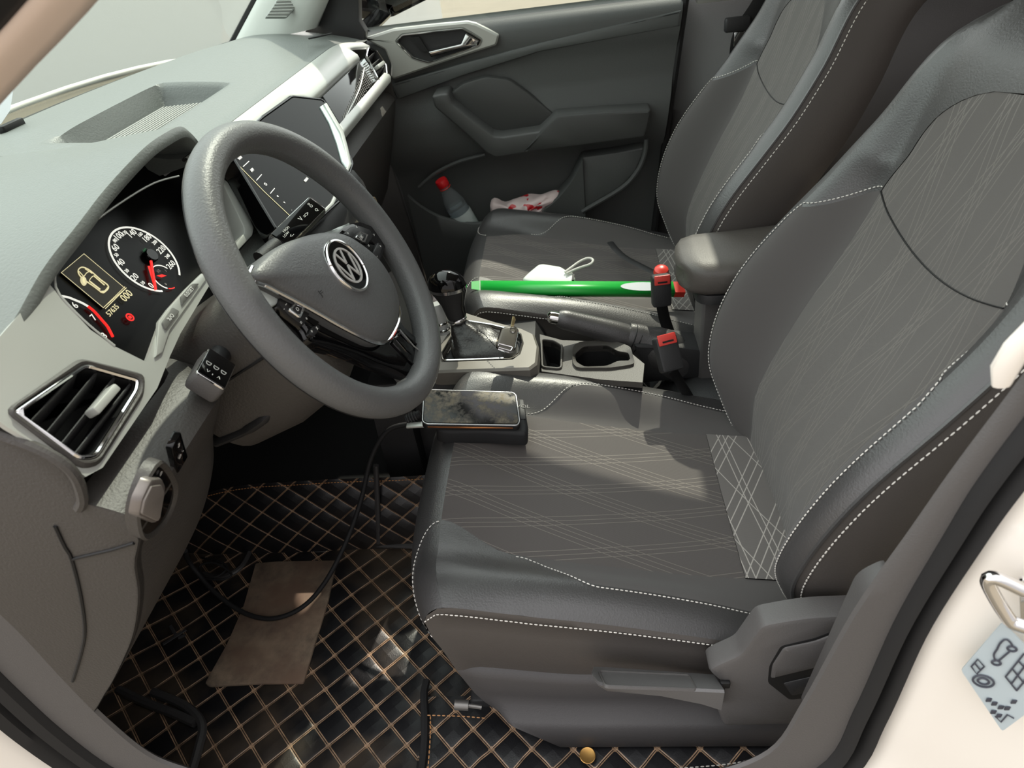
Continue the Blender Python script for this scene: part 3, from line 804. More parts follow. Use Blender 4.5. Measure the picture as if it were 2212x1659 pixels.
for v_, s, big in NUMS:
    p = CI([sp_px[s]], .0008)[0]
    a, f = text_mb(s, .0108 if big else .0062, p, IU, IV); (nm if big else ns).add(a, f)
obj('speed_numbers', nm, M['lit_white'], clu); obj('minor_speed_numbers', ns, M['lit_white'], clu)
nd = CI([(1395, 665), (1425, 668), (1492, 1072), (1465, 1080)], .004)
ndl = obj('speed_needle', MB().plate(nd, IN, .0015), M['lit_red'], clu)
nd = CI([(1362, 745), (1390, 742), (1470, 1040), (1455, 1050)], .0030)
obj('needle_reflection_strip', MB().plate(nd, IN, .0005), M['lit_red'], clu)
obj('needle_hub', MB().lathe([(.0085, 0), (.0085, .004), (.0075, .005), (0.0001, .005)], CI([(1395, 610)])[0], IN, 24), M['gloss'], clu)
gcen = CI([(1590, 905)])[0]
obj('fuel_ring', arc(gcen, .0165, 222, 15, .0012, 40), M['lit_white'], clu)
obj('fuel_reserve', arc(gcen, .0165, 262, 228, .0012, 12), M['lit_red'], clu)
obj('fuel_needle', MB().plate(CI([(1490, 878), (1560, 862), (1625, 880), (1560, 900)], .003), IN, .001), M['lit_red'], clu)
g2 = MB()
for q, s in (((1512, 818), '1/2'), ((1615, 815), '1'), ((1615, 1000), '0')):
    a, f = text_mb(s, .0048, CI([q], .0008)[0], IU, IV); g2.add(a, f)
obj('fuel_marks', g2, M['print_white'], clu)
# rev counter: the part that shows
pts = CI([(125, 1165), (240, 1185), (350, 1228), (440, 1266), (520, 1312)], .001)
obj('rev_ring', MB().tube(smooth(pts, 24), .0011, 6), M['lit_white'], clu)
pts = CI([(520, 1312), (600, 1375), (660, 1440), (730, 1520), (790, 1590), (830, 1660), (870, 1740)], .001)
obj('rev_red_zone', MB().tube(smooth(pts, 24), .0015, 6), M['lit_red'], clu)
rn = MB()
for q, s in (((340, 1300), '6'), ((600, 1470), '7')):
    a, f = text_mb(s, .0105, CI([q], .0008)[0], IU, IV); rn.add(a, f)
a, f = text_mb('8', .010, U(225, 725, P=plane(IC+IN*.0008, IN)), IU, IV); rn.add(a, f)
obj('rev_numbers', rn, M['lit_white'], clu)
# middle display
dsp = CI([(465, 570), (145, 835), (740, 1335), (1055, 1060)], .0008)
dp = obj('display', MB().plate(dsp, IN, .001), emis('display_olive', (52, 48, 36), .12), clu)
fo = CI([(465, 568), (143, 836), (740, 1335), (1052, 1062)], .0012); fi = inset(fo, IN, .0005)
obj('display_frame', MB().frame(fo, fi, IN, .0004), M['lit_amber'], dp)
obj('display_rule', MB().tube(CI([(765, 1345), (1060, 1052)], .0014), .0005, 4).tube(CI([(745, 1325), (1040, 1035)], .0014), .0004, 4), M['lit_amber'], dp)
car = MB()
def ln(l, r=.0005, closed=False): car.tube(smooth(CI(l, .0016), 6*len(l), closed), r, 4, closed=closed)
ln([(440, 762), (385, 800), (400, 870), (470, 940), (600, 1030), (720, 1118), (765, 1105), (805, 1060), (795, 1010), (690, 930), (600, 850), (520, 790)], .0007, True)
ln([(468, 890), (500, 845), (545, 825), (605, 850)]); ln([(540, 950), (570, 905), (610, 880)]); ln([(395, 820), (460, 890)]); ln([(480, 785), (580, 850)])
ln([(610, 890), (755, 1015)], .0009); ln([(540, 955), (695, 1075)], .0009)
ln([(440, 915), (470, 925), (480, 990), (465, 1005), (440, 970)], .0016, True); ln([(700, 1110), (760, 1100), (800, 1050)], .0012)
obj('car_symbol', car, M['lit_amber'], dp)
od = MB(); a, f = text_mb('57635', .0085, CI([(870, 1368)], .0012)[0], IU, IV); od.add(a, f)
a, f = text_mb('km', .0035, CI([(808, 1372)], .0012)[0], IU, IV)
a2, f2 = text_mb('000', .0125, CI([(1065, 1165)], .0012)[0], IU, IV); od.add(a2, f2)
obj('odometer', od, M['lit_amber'], dp)
ic_ = CI([(1105, 1470)], .001)[0]
obj('brake_lamp', arc(ic_, .0042, 0, 360, .0016, 24).lathe([(.002, .0005), (.002, .0012), (0.0001, .0012)], ic_, IN, 10), M['lit_red'], clu)
gq = CI([(1325, 525)], .001)[0]
a, f = text_mb('(A)', .006, gq, IU, IV); obj('green_lamp', MB().add(a, f), M['lit_green'], clu)
# buttons on the lower edge
BN_ = SP[1]; BP = plane(SP[0]+SP[1]*.003, SP[1])
bt = CI2 = UL([(337, 770), (343, 694), (362, 668), (400, 625), (436, 590), (448, 600), (368, 712), (352, 760)], P=BP)
bs = obj('button_strip', MB().plate(bt, BN_, .004, .001), M['silver'], clu)
for q, s in ([(351, 697), (373, 663), (389, 672), (359, 712)], '%/O'), ([(391, 641), (416, 612), (431, 612), (394, 660)], '0.0/SET'):
    pl_ = rpoly(UL(q, P=plane(BP[0]+BN_*.0025, BN_)), .002, 2)
    bb = obj('button', MB().plate(pl_, BN_, .004, .0008), mat('grey_button', (104, 104, 100), .45), bs)
    c = sum(pl_, V())/len(pl_); a, f = text_mb(s, .0065, c+BN_*.0004, V((1, 0, 0)), V((0, .6, .8))); obj('button_print', MB().add(a, f), M['print_white'], bb)
# silver chevron frame at the right end of the cluster, half behind the wheel
ch = UL([(470, 376), (492, 392), (538, 462), (549, 492), (546, 508), (508, 548), (498, 540), (528, 502), (526, 488), (484, 402), (470, 392)], P=plane((0, .585, .72), (0, -.86, .5)))
obj('silver_frame', MB().plate(ch, V((0, -.86, .5)), .03, .002), M['silver'], dash)
# grey panel between cluster and screen
gp_ = UL([(470, 340), (500, 322), (528, 420), (590, 500), (640, 540), (560, 640), (500, 560), (552, 500), (500, 400)], P=plane((0, .60, .72), (0, -.86, .5)))
obj('mid_panel', MB().plate(gp_, V((0, -.86, .5)), .02, .003), M['soft_pad'], dash)
# ---------------------------------------------------------------- centre screen
SN = V((-.05, -.77, .64)).normalized(); SPL = plane((-.02, .577, .768), SN)
scr = thing('touch_screen', 'black gloss touch screen set in the silver dash band behind the steering wheel rim', 'screen', (-.02, .55, .70))
so_ = rpoly(UL([(496, 326), (568, 258), (632, 212), (697, 219), (758, 352), (730, 432), (640, 510), (600, 498)], P=SPL), .006, 3)
obj('screen_frame', MB().frame([q+SN*.003 for q in inset(so_, SN, -.005)], [q+SN*.003 for q in so_], SN, .03, .0015), M['gloss'], scr)
gs = obj('screen_glass', MB().plate([q+SN*.0015 for q in so_], SN, .02), M['screen_glass'], scr)
st_ = [(692, 230), (698, 226), (724, 262), (743, 305), (752, 352), (748, 362), (739, 348), (728, 308), (712, 265)]
obj('screen_side_strip', MB().plate(UL(st_, P=plane(SPL[0]+SN*.004, SN)), SN, .004, .0008), mat('pale_satin_strip', (200, 212, 208), .2, metal=.7), scr)
sb_ = [(700, 224), (706, 222), (742, 282), (752, 318), (760, 354), (752, 372), (722, 440), (640, 520), (604, 506), (606, 500), (640, 512), (716, 436), (746, 370), (753, 352), (745, 318), (736, 286)]
obj('screen_chrome', MB().plate(UL(sb_, P=plane(SPL[0]+SN*.006, SN)), SN, .006, .0008), M['silver'], scr)
up_ = V((0, .64, .77)); ri_ = V((1, 0, 0))
ic = MB()
def z3(x, y): return U(480+x/5.53, 200+y/5.53, P=plane(SPL[0]+SN*.0022, SN))
for x, y, s, h in ((215, 780, 'NAV', .0055), (360, 925, 'APP', .006), (520, 1095, 'O', .007), (660, 1235, 'o', .006), (740, 1310, 'v', .006), (820, 1395, '.', .006), (785, 830, 'AC', .005), (1005, 1040, 'MENU', .0055)):
    a, f = text_mb(s, h, z3(x, y), ri_, up_); ic.add(a, f)
for l in ([(320, 820), (250, 885)], [(470, 980), (410, 1048)], [(625, 1145), (575, 1205)]):
    ic.tube([z3(*q) for q in l], .0006, 4)
obj('screen_icons', ic, M['lit_white'], gs)
obj('menu_bar_line', MB().tube([z3(*q) for q in ((170, 840), (500, 1180), (840, 1500))], .0005, 4), M['lit_amber'], gs)
# ---------------------------------------------------------------- steering wheel
WC = V((-.3978, .3868, .6846)); WT = .4901; WY = -.0233
WU = V((math.cos(WY), math.sin(WY), 0)); _f = V((-math.sin(WY), math.cos(WY), 0)); WV = V((0, 0, 1))*math.cos(WT)+_f*math.sin(WT); WN = WU.cross(WV)
whl = thing('steering_wheel', 'dark grey three spoke steering wheel with a round chrome emblem and gloss black lower spoke', 'steering wheel', WC)
M['wheel_skin'] = mat('wheel_skin', (92, 93, 93), .42, grain=(480, .45))
def WP(off): return plane(WC+WN*off, WN)
def WL(l, off): return UL(l, P=WP(off))
secs = []
for i in range(128):
    a = 2*math.pi*i/128; e = WU*math.cos(a)+WV*math.sin(a)
    # thicker grip at the upper thumbs, slightly oval section
    g_ = 1+.05*math.exp(-((math.degrees(a)-32)/14)**2)+.05*math.exp(-((math.degrees(a)-148)/14)**2)
    sec = []
    for k in range(20):
        b = 2*math.pi*k/20
        sec.append(WC+e*(.1672+.0172*g_*math.cos(b))+WN*(.0185*g_*math.sin(b)))
    secs.append(sec)
rim = obj('rim', MB().loft(secs, cu=True, cv=True), M['wheel_skin'], whl, sharp=70)
obj('rim_seam', MB().tube([WC+(WU*math.cos(2*math.pi*i/90)+WV*math.sin(2*math.pi*i/90))*.1815+WN*-.011 for i in range(90)], .0006, 5, closed=True), M['black'], rim)
# hub with soft airbag cover
hub = [(540, 595), (549, 574), (576, 547), (600, 531), (627, 519), (668, 507), (710, 502), (742, 508), (766, 521), (792, 540), (816, 562), (836, 590), (852, 622), (860, 650), (861, 676), (856, 700), (846, 722), (838, 733), (827, 738), (813, 738), (799, 734), (764, 717), (728, 698), (690, 676), (652, 655), (612, 634), (576, 615), (548, 606)]
hb = smooth(WL(hub, .008), 84, True); hc = sum(hb, V())/84
rings = []
for t, h in ((1.0, -.035), (1.0, -.008), (.992, -.001), (.975, .003), (.93, .006), (.8, .009), (.6, .011), (.35, .0125), (.12, .013)):
    rings.append([hc+(q-hc)*t+WN*h for q in hb])
cov = obj('airbag_cover', MB().loft(rings, cu=True, cap=True), M['wheel_skin'], whl, sharp=70)
# chrome line along the lower hub edge
ce = [hb[i % 84] for i in range(0, 84)]
edge = smooth(WL([(545, 578), (539, 594), (547, 607), (576, 617), (612, 636), (652, 657), (690, 678), (728, 700), (764, 719), (799, 736), (814, 740), (828, 740), (840, 734), (848, 723), (859, 700), (863, 678), (860, 662)], .006), 60)
obj('chrome_trim', MB().tube(edge, .0026, 8), M['chrome'], whl)
# gloss black spoke carrier with double lower spoke
blk = [(602, 630), (660, 652), (730, 690), (800, 725), (840, 722), (862, 682), (872, 704), (905, 732), (935, 758), (939, 780), (920, 812), (900, 810), (860, 797), (821, 784), (775, 764), (730, 749), (690, 739), (673, 738), (655, 708), (625, 680), (598, 654)]
sp_ = obj('spoke_carrier', MB().plate(rpoly(WL(blk, -.006), .006, 3), WN, .02, .003), M['gloss'], whl)
win = rpoly(WL([(846, 738), (868, 712), (925, 762), (928, 776), (912, 800), (896, 790)], -.003), .006, 3)
wi = inset(win, WN, .010)
obj('spoke_inlay', MB().frame(win, inset(win, WN, .0035), WN, .004, .001), M['gloss'], sp_)
obj('spoke_clip', MB().plate(rpoly(WL([(903, 758), (926, 770), (918, 794), (900, 784)], -.001), .003, 3), WN, .006, .001), M['plastic_dark'], sp_)
obj('spoke_clip_chrome', MB().tube(WL([(862, 712), (893, 748), (916, 766), (908, 776), (902, 790)], .0005), .0018, 6), M['chrome'], sp_)
# silver wedges on both side spokes
sv = mat('pale_silver', (196, 204, 200), .3, metal=.15)
obj('spoke_silver', MB().plate(rpoly(WL([(546, 603), (575, 616), (606, 632), (600, 656), (584, 664), (560, 636)], -.002), .003, 3), WN, .012, .002), sv, whl)
obj('spoke_silver', MB().plate(rpoly(WL([(700, 505), (733, 489), (756, 481), (752, 495), (732, 506)], -.002), .003, 3), WN, .012, .002), sv, whl)
# right button pad
rb = rpoly(WL([(727, 506), (742, 490), (760, 481), (778, 478), (812, 491), (842, 511), (834, 532), (818, 572), (797, 548), (762, 515)], -.001), .005, 3)
rp = obj('button_pad', MB().plate(rb, WN, .016, .002), M['gloss'], whl)
def btn(px, off, name, par, m, d=.004, r=.003, bev=.0008):
    return obj(name, MB().plate(rpoly(WL(px, off), r, 3), WN, d, bev), m, par)
GB = mat('button_black', (30, 30, 31), .4)
btn([(742, 505), (758, 490), (775, 487), (800, 496), (806, 510), (795, 528), (770, 517)], .0015, 'button', rp, GB)
btn([(806, 545), (816, 523), (828, 529), (819, 560)], .0015, 'button', rp, GB)
fr1 = rpoly(WL([(768, 513), (778, 499), (797, 506), (789, 524)], .004), .003, 3)
obj('rocker_frame', MB().frame(fr1, inset(fr1, WN, .0022), WN, .004, .0006), M['chrome'], rp)
btn([(771, 513), (779, 502), (794, 508), (788, 521)], .0035, 'rocker', rp, GB)
mk = MB()
for px, s in (((781, 513), 'OK'), ((752, 504), '+'), ((771, 491), '<'), ((808, 507), '>'), ((797, 531), '='), ((814, 553), '-'), ((822, 532), '+')):
    a, f = text_mb(s, .0065, WL([px], .0042)[0], WU, WV); mk.add(a, f)
obj('button_print', mk, M['print_white'], rp)
# left button pad
lb = rpoly(WL([(603, 634), (640, 650), (690, 682), (692, 692), (684, 712), (668, 733), (655, 708), (625, 682), (599, 656)], -.003), .004, 3)
lp = obj('button_pad', MB().plate(lb, WN, .008, .0015), M['gloss'], whl)
btn([(606, 636), (640, 651), (672, 672), (655, 704), (628, 684), (602, 657)], .0005, 'button', lp, GB)
btn([(674, 706), (690, 700), (692, 710), (678, 728), (666, 722)], .0005, 'button', lp, GB)
fr2 = rpoly(WL([(624, 668), (638, 651), (662, 663), (650, 688)], .004), .003, 3)
obj('rocker_frame', MB().frame(fr2, inset(fr2, WN, .003), WN, .004, .0008), M['chrome'], lp)
btn([(629, 668), (639, 656), (656, 665), (648, 682)], .0032, 'rocker', lp, GB)
mk = MB()
for px, s in (((643, 668), 'O'), ((618, 657), '~'), ((613, 667), '-'), ((664, 690), '*'), ((651, 697), '='), ((674, 716), '+'), ((684, 708), 'x')):
    a, f = text_mb(s, .006, WL([px], .0042)[0], WU, WV); mk.add(a, f)
obj('button_print', mk, M['print_white'], lp)
# solid backing of the spokes up to the rim
for px in ([(560, 640), (600, 655), (665, 738), (640, 745), (600, 700)], [(800, 490), (842, 510), (838, 540), (862, 575), (880, 560), (850, 490)], [(600, 540), (548, 600), (556, 634), (610, 640), (660, 660), (740, 700), (840, 720), (850, 640), (800, 560), (720, 520), (650, 525)]):
    obj('spoke_backing', MB().plate(WL(px, -.014), WN, .02, .004), M['plastic_dark'], whl)
# rim inlay where the lower spoke joins
obj('rim_inlay', MB().plate(rpoly(WL([(876, 815), (905, 812), (918, 812), (905, 832), (880, 850), (856, 850)], .004), .004, 3), WN, .012, .003), mat('grey_inlay_rim', (110, 110, 106), .4), whl)
# emblem: ring, disc and the two letters
EC = WL([(751, 574)], .0225)[0]
RA = math.radians(-8)
EU = WU*math.cos(RA)+WV*math.sin(RA); EV = WV*math.cos(RA)-WU*math.sin(RA)
em = obj('emblem', MB().lathe([(.0335, -.006), (.0335, .0006), (.0325, .002), (.0305, .0022), (.0295, .0008), (.0295, -.002)], EC, WN, 48, cap=False), M['chrome'], whl)
obj('emblem_disc', MB().lathe([(.030, -.002), (.030, .0004), (0.0001, .0004)], EC, WN, 48), M['gloss'], em)
lg = MB()
lg.lathe([(.0222, .0002), (.0222, .0016), (.0198, .0016), (.0198, .0002)], EC, WN, 48, cap=False)
def stroke(pts, w):
    P = [EC+EU*(x*.021)+EV*(y*.021)+WN*.0012 for x, y in pts]
    for a, b in zip(P, P[1:]):
        d = (b-a).normalized(); s_ = WN.cross(d)*w/2
        lg.plate([a-s_, b-s_, b+s_, a+s_], WN, .001)
stroke([(-.36, .90), (-.02, .14)], .0027); stroke([(.36, .90), (.02, .14)], .0027); stroke([(-.07, .16), (.07, .16)], .0022)
stroke([(-.84, .46), (-.40, -.80)], .0027); stroke([(-.42, -.78), (-.03, .0)], .0027); stroke([(.42, -.78), (.03, .0)], .0027); stroke([(.84, .46), (.40, -.80)], .0027); stroke([(-.08, .0), (.08, .0)], .0022)
obj('emblem_letters', lg, mat('emblem_silver', (214, 212, 208), .25, metal=.35), em)
a, f = text_mb('AIRBAG', .0095, WL([(818, 640)], .0188)[0], EU, EV); obj('embossed_word', MB().add(a, f), mat('emboss_grey', (84, 84, 84), .5), cov)
hs = MB(); a, f = text_mb('J=', .009, WL([(694, 632)], .0205)[0], EU, EV); hs.add(a, f); obj('horn_mark', hs, M['black'], cov)
# ---------------------------------------------------------------- column shroud and stalks
AX = -WN
def colsec(d, w, up, dn, shift=0):
    c = WC+AX*d; out = []
    for k in range(36):
        b = 2*math.pi*k/36; x = math.copysign(abs(math.cos(b))**.7, math.cos(b))*w; y = math.copysign(abs(math.sin(b))**.7, math.sin(b)); y = y*up if y > 0 else y*dn
        out.append(c+WU*x+WV*y)
    return out
shr = thing('column_shroud', 'dark grey steering column cover below and behind the steering wheel', 'column cover', WC+AX*.1+V((0, 0, -.12)))
obj('cover', MB().loft([colsec(.035, .04, .03, .04), colsec(.036, .066, .045, .075), colsec(.045, .074, .05, .095), colsec(.09, .08, .052, .125), colsec(.16, .082, .05, .135), colsec(.24, .08, .05, .13)], cu=True, cap=True), M['dash_low'], shr, sharp=50)
obj('cover_joint', MB().tube([WC+AX*d+WU*-.0815+WV*v for d, v in ((.05, -.018), (.1, -.02), (.2, -.02))], .0016, 6), M['black'], shr)
obj('adjust_lever', MB().tube(smooth([U(470, 950, X=-.46), U(530, 925, X=-.46), U(585, 888, X=-.46), U(596, 880, X=-.46)], 16), [.012]*8+[.014]*5+[.011, .008, .004], 12, flat=.6), M['plastic_dark'], shr)
def stalk(name, label, root, tip, up, w, h, icons, fc=.72, fl=.56):
    root, tip = V(root), V(tip); d = (tip-root).normalized(); n = (V(up)-d*V(up).dot(d)).normalized(); s_ = n.cross(d)
    t = thing(name, label, 'stalk', tip)
    R = Matrix((d, s_, n)).transposed()
    L = (tip-root).length
    obj('stem', MB().tube([root-d*.03*(fl > .8), root+d*L*.45*(1 if fl < .8 else .1)], [.013, .011], 14), M['plastic_dark'], t)
    obj('paddle', MB().box(root+d*L*fc, (L*fl, w, h), R, .006), M['plastic'], t)
    obj('paddle_face', MB().box(root+d*L*fc+n*(h/2), (L*fl*.9, w*.88, .003), R, .0012), M['gloss'], t)
    fo = [root+d*(L*fc+a*L*fl*.473)+s_*(b*w*.46)+n*(h/2+.0005) for a, b in ((-1, -1), (1, -1), (1, 1), (-1, 1))]
    fo = rpoly(fo, .004, 3); obj('chrome_edge', MB().frame(fo, inset(fo, n, .0016), n, .002, .0004), M['chrome'], t)
    mb = MB()
    for a, b, s, sz in icons:
        q, f = text_mb(s, sz, root+d*(L*fc+a*L*fl*.45)+s_*(b*w*.4)+n*(h/2+.0017), d, s_); mb.add(q, f)
    obj('stalk_symbols', mb, M['print_white'], t)
    return t
stalk('turn_signal_stalk', 'black stalk with headlamp symbols left of the steering wheel', (-.452, .515, .628), (-.548, .498, .634), (.1, -.75, .6), .036, .024, [(.1, .5, 'D', .009), (.1, -.1, 'D', .009), (.1, -.7, 'D', .009), (.6, .35, '<', .008), (.6, -.5, '>', .008), (.65, -.05, '-', .009)])
r0 = U(596, 532, X=-.275); r1 = U(688, 442, X=-.19)
stalk('wiper_stalk', 'black stalk with wiper symbols and bright edge above the airbag cover', r0, r1, (-.35, -.55, .75), .030, .016, [(.75, .6, 'o', .007), (.75, .2, 'O', .006), (.75, -.5, 'Q', .006), (.35, -.1, '=>', .009), (.1, .0, 'V', .009), (-.55, .3, 'HIGH', .005), (-.7, -.1, 'LOW', .005), (-.6, -.6, '<-', .008)], .5, .98)
# ---------------------------------------------------------------- centre console
con = thing('centre_console', 'grey centre console with a satin silver gear frame and cup holder between the seats', 'console', (0, .2, 0))
M['console'] = mat('console_plastic', (70, 67, 63), .5, grain=(500, .3))
ZF = .335
fo = UL([(938, 760), (1000, 668), (1011, 675), (1071, 694), (1128, 708), (1154, 720), (1164, 748), (1160, 784), (1144, 796), (976, 801), (935, 803)], Z=ZF)
fi = UL([(955, 765), (992, 700), (1012, 694), (1062, 702), (1106, 713), (1122, 722), (1127, 742), (1120, 764), (1106, 774), (973, 779), (958, 779)], Z=ZF)
obj('gear_frame', MB().frame([q for q in fo], fi, V((0, 0, 1)), .03, .004), mat('frame_silver', (122, 118, 111), .42, metal=.3), con, sharp=35)
obj('frame_chrome', MB().tube([q+V((0, 0, .001)) for q in rpoly(fi, .006, 3)], .0018, 6, closed=True), M['chrome'], con)
obj('gear_well', MB().plate([q-V((0, 0, .012)) for q in inset(fi, V((0, 0, 1)), -.004)], V((0, 0, 1)), .01), M['black'], con)
# console body: side walls sweep down to the tunnel, top steps to the cup holder deck
def zt_(y): return interp(y, [(-.35, .22), (-.02, .235), (.02, .275), (.17, .295), (.185, .30), (.2, .322), (.50, .335)])
body = []
for y in [-.35, -.1, -.02, 0, .02, .06, .1, .14, .17, .185, .2, .25, .3, .36, .42, .5]:
    z = zt_(y)-.014-(.05 if -.03 < y < .18 else 0); w = interp(y, [(-.35, .085), (.15, .088), (.2, .098), (.5, .115)])
    body.append([V((sx*w_, y, z_)) for sx, w_, z_ in ((-1, w+.02, .0), (-1, w+.016, z-.10), (-1, w+.006, z-.02), (-1, w-.002, z-.004))]+[V((-w+.01, y, z)), V((w-.01, y, z))]+[V((w_, y, z_)) for w_, z_ in ((w-.002, z-.004), (w+.006, z-.02), (w+.016, z-.10), (w+.02, 0))])
obj('console_body', MB().loft(body), M['plastic_dark'], con, sharp=35)
# deck with slot and cup holder
zd = .300
deck_ = UL([(1166, 722), (1215, 735), (1300, 738), (1350, 752), (1392, 786), (1388, 826), (1300, 820), (1170, 802)], Z=zd)
slot = rpoly(UL([(1172, 735), (1196, 738), (1212, 748), (1210, 796), (1174, 793)], Z=zd+.001), .006, 3)
obj('coin_slot', MB().frame([q+V((0, 0, .003)) for q in inset(slot, V((0, 0, 1)), -.004)], [q+V((0, 0, .003)) for q in slot], V((0, 0, 1)), .006, .001), M['console'], con)
obj('slot_well', MB().loft([[V((q.x, q.y, z)) for q in slot] for z in (zd, .25)], cu=True).add([V((q.x, q.y, .25)) for q in slot], [tuple(range(len(slot)))]), M['black'], con)
cup = rpoly(UL([(1242, 765), (1262, 748), (1312, 746), (1336, 760), (1358, 762), (1362, 780), (1335, 780), (1312, 791), (1262, 793), (1244, 782)], Z=zd+.001), .006, 3)
co_ = rpoly(UL([(1237, 752), (1250, 742), (1320, 737), (1362, 752), (1372, 790), (1320, 798), (1246, 798), (1237, 788)], Z=zd+.001), .008, 3)
co_ = resample(co_, len(cup), True)
cup2 = resample(cup, len(cup), True)
k0 = min(range(len(cup2)), key=lambda i: (cup2[i]-co_[0]).length); cup2 = cup2[k0:]+cup2[:k0]
obj('cup_holder_rim', MB().frame([q+V((0, 0, .004)) for q in co_], [q+V((0, 0, .001)) for q in cup2], V((0, 0, 1)), .006), M['console'], con, sharp=60)
obj('cup_deck', MB().holed(deck_, [[V((q.x, q.y, zd)) for q in slot], [V((q.x, q.y, zd)) for q in cup2]], V((0, 0, 1)), .012), M['console'], con)
obj('cup_holder_well', MB().loft([[V((q.x, q.y, z)) for q in cup2] for z in (zd, .245)], cu=True).add([V((q.x, q.y, .245)) for q in cup2], [tuple(range(len(cup2)))]), M['black'], con)
# gear selector
gs_ = thing('gear_selector', 'gear lever with black gloss and chrome knob over a creased leather boot', 'gear lever', (.01, .33, .335))
bx = UL([(975, 745), (1000, 712), (1050, 712), (1108, 722), (1116, 745), (1106, 768), (1040, 774), (985, 774)], Z=.330)
base = smooth(bx, 40, True); nk = U(988, 690, X=.0)
secs = []
cB = sum(base, V())/40
for k, t in enumerate([0, .08, .2, .35, .5, .65, .8, .92, 1.0]):
    r = [1, .97, .86, .70, .56, .44, .32, .22, .19][k]; c = cB.lerp(nk, sst(t)*.75+t*.25)
    c.z = lerp(.328, nk.z, t)
    ring = []
    for i, q in enumerate(base):
        d = (q-cB); d.z = 0
        fold = 1+.07*math.sin(k*2.6+i*.9)*math.sin(math.pi*t)
        ring.append(V((c.x+d.x*r*fold, c.y+d.y*r*fold, c.z+.004*math.sin(k*2.1+i*.35)*math.sin(math.pi*t))))
    secs.append(ring)
obj('boot', MB().loft(secs, cu=True), mat('boot_leather', (36, 34, 32), .35, grain=(300, .5)), gs_, sharp=70)
obj('boot_stitching', MB().stitches(smooth(UL([(1030, 712), (1046, 722), (1062, 740), (1075, 752)], Z=.362), 14), .006, .004, .0012), M['black'], gs_)
kt = U(962, 605, X=.0); kd = (kt-nk)
def kpt(t): return nk+kd*t
kn_ = MB(); secs = []
for t, rx, ry in ((0, .014, .014), (.05, .0165, .0165), (.12, .0175, .018), (.4, .018, .021), (.62, .021, .028), (.78, .0245, .034), (.86, .0255, .035), (1.0, .0245, .033), (1.12, .019, .026), (1.2, .010, .014), (1.225, .001, .001)):
    c = kpt(t); secs.append([c+V((rx*math.cos(2*math.pi*i/28), ry*math.sin(2*math.pi*i/28)+.0, 0)) for i in range(28)])
obj('knob_grip', MB().loft(secs[:6], cu=True, cap=True), M['plastic_dark'], gs_, sharp=60)
obj('knob_top', MB().loft(secs[6:], cu=True, cap=True), M['gloss'], gs_, sharp=60)
obj('knob_band', MB().loft([[c_+(c_-kpt(t))*.03 for c_ in secs[i]] for i, t in ((5, .78), (6, .86))], cu=True), M['chrome'], gs_)
obj('knob_spine', MB().loft([[q+(q-kpt(.0))*0+V((0, -.0012, 0)) for q in (secs[i][18:25])] for i in (2, 3, 4, 5)]), M['gloss'], gs_, sharp=60)
obj('neck_ring', MB().lathe([(.0175, 0), (.0185, .002), (.0185, .006), (.0172, .008)], nk-kd.normalized()*.002, kd, 24, cap=False), M['chrome'], gs_)
# charger plug beside the lever
pg = U(955, 690, X=.02)
plug = thing('socket_charger', 'pale grey charger plug with two chrome rings left of the gear lever', 'charger', pg)
obj('body', MB().lathe([(.0001, .0), (.012, .0), (.0125, .03), (.0135, .034), (.014, .055), (.012, .062), (.0001, .062)], pg-V((0, 0, .03)), V((.1, .12, 1)), 20), mat('pale_grey_plastic', (176, 178, 176), .4), plug)
for h in (.006, .020):
    obj('ring', MB().lathe([(.013, h), (.0138, h+.001), (.0138, h+.004), (.013, h+.005)], pg-V((0, 0, .03)), V((.1, .12, 1)), 20, cap=False), M['chrome'], plug)
# car key lying on the boot
ky = thing('car_key', 'silver edged flip key with its blade out, lying on the gear boot', 'key', U(1098, 745, Z=.372))
kn0 = V((-.55, -.25, .8)).normalized(); KP = plane(U(1098, 735, Z=.38), kn0)
kb_ = rpoly(UL([(1086, 707), (1113, 704), (1120, 712), (1112, 752), (1104, 759), (1075, 750), (1074, 740)], P=KP), .004, 3)
obj('fob', MB().plate(kb_, kn0, .012, .003), mat('fob_dark', (92, 88, 80), .35), ky)
obj('fob_edge', MB().tube([q-kn0*.006 for q in kb_], .0022, 6, closed=True), M['chrome'], ky)
obj('fob_ring', MB().tube([q+kn0*.0008 for q in rpoly(UL([(1076, 742), (1108, 750), (1104, 758), (1076, 750)], P=KP), .002, 2)], .0012, 5, closed=True), M['chrome'], ky)
bl_ = UL([(1103, 704), (1107, 683), (1112, 684), (1114, 690), (1110, 705)], P=plane(KP[0]-kn0*.004, kn0))
obj('blade', MB().plate(bl_, kn0, .0022, .0004), mat('brass_steel', (206, 190, 150), .25, metal=1), ky)
ec0 = sum(UL([(1108, 712)], P=KP), V())
obj('fob_emblem', MB().lathe([(.0058, .0), (.0058, .0006), (.0048, .0008), (.0048, .0)], ec0+kn0*.0002, kn0, 20, cap=False), M['chrome'], ky)
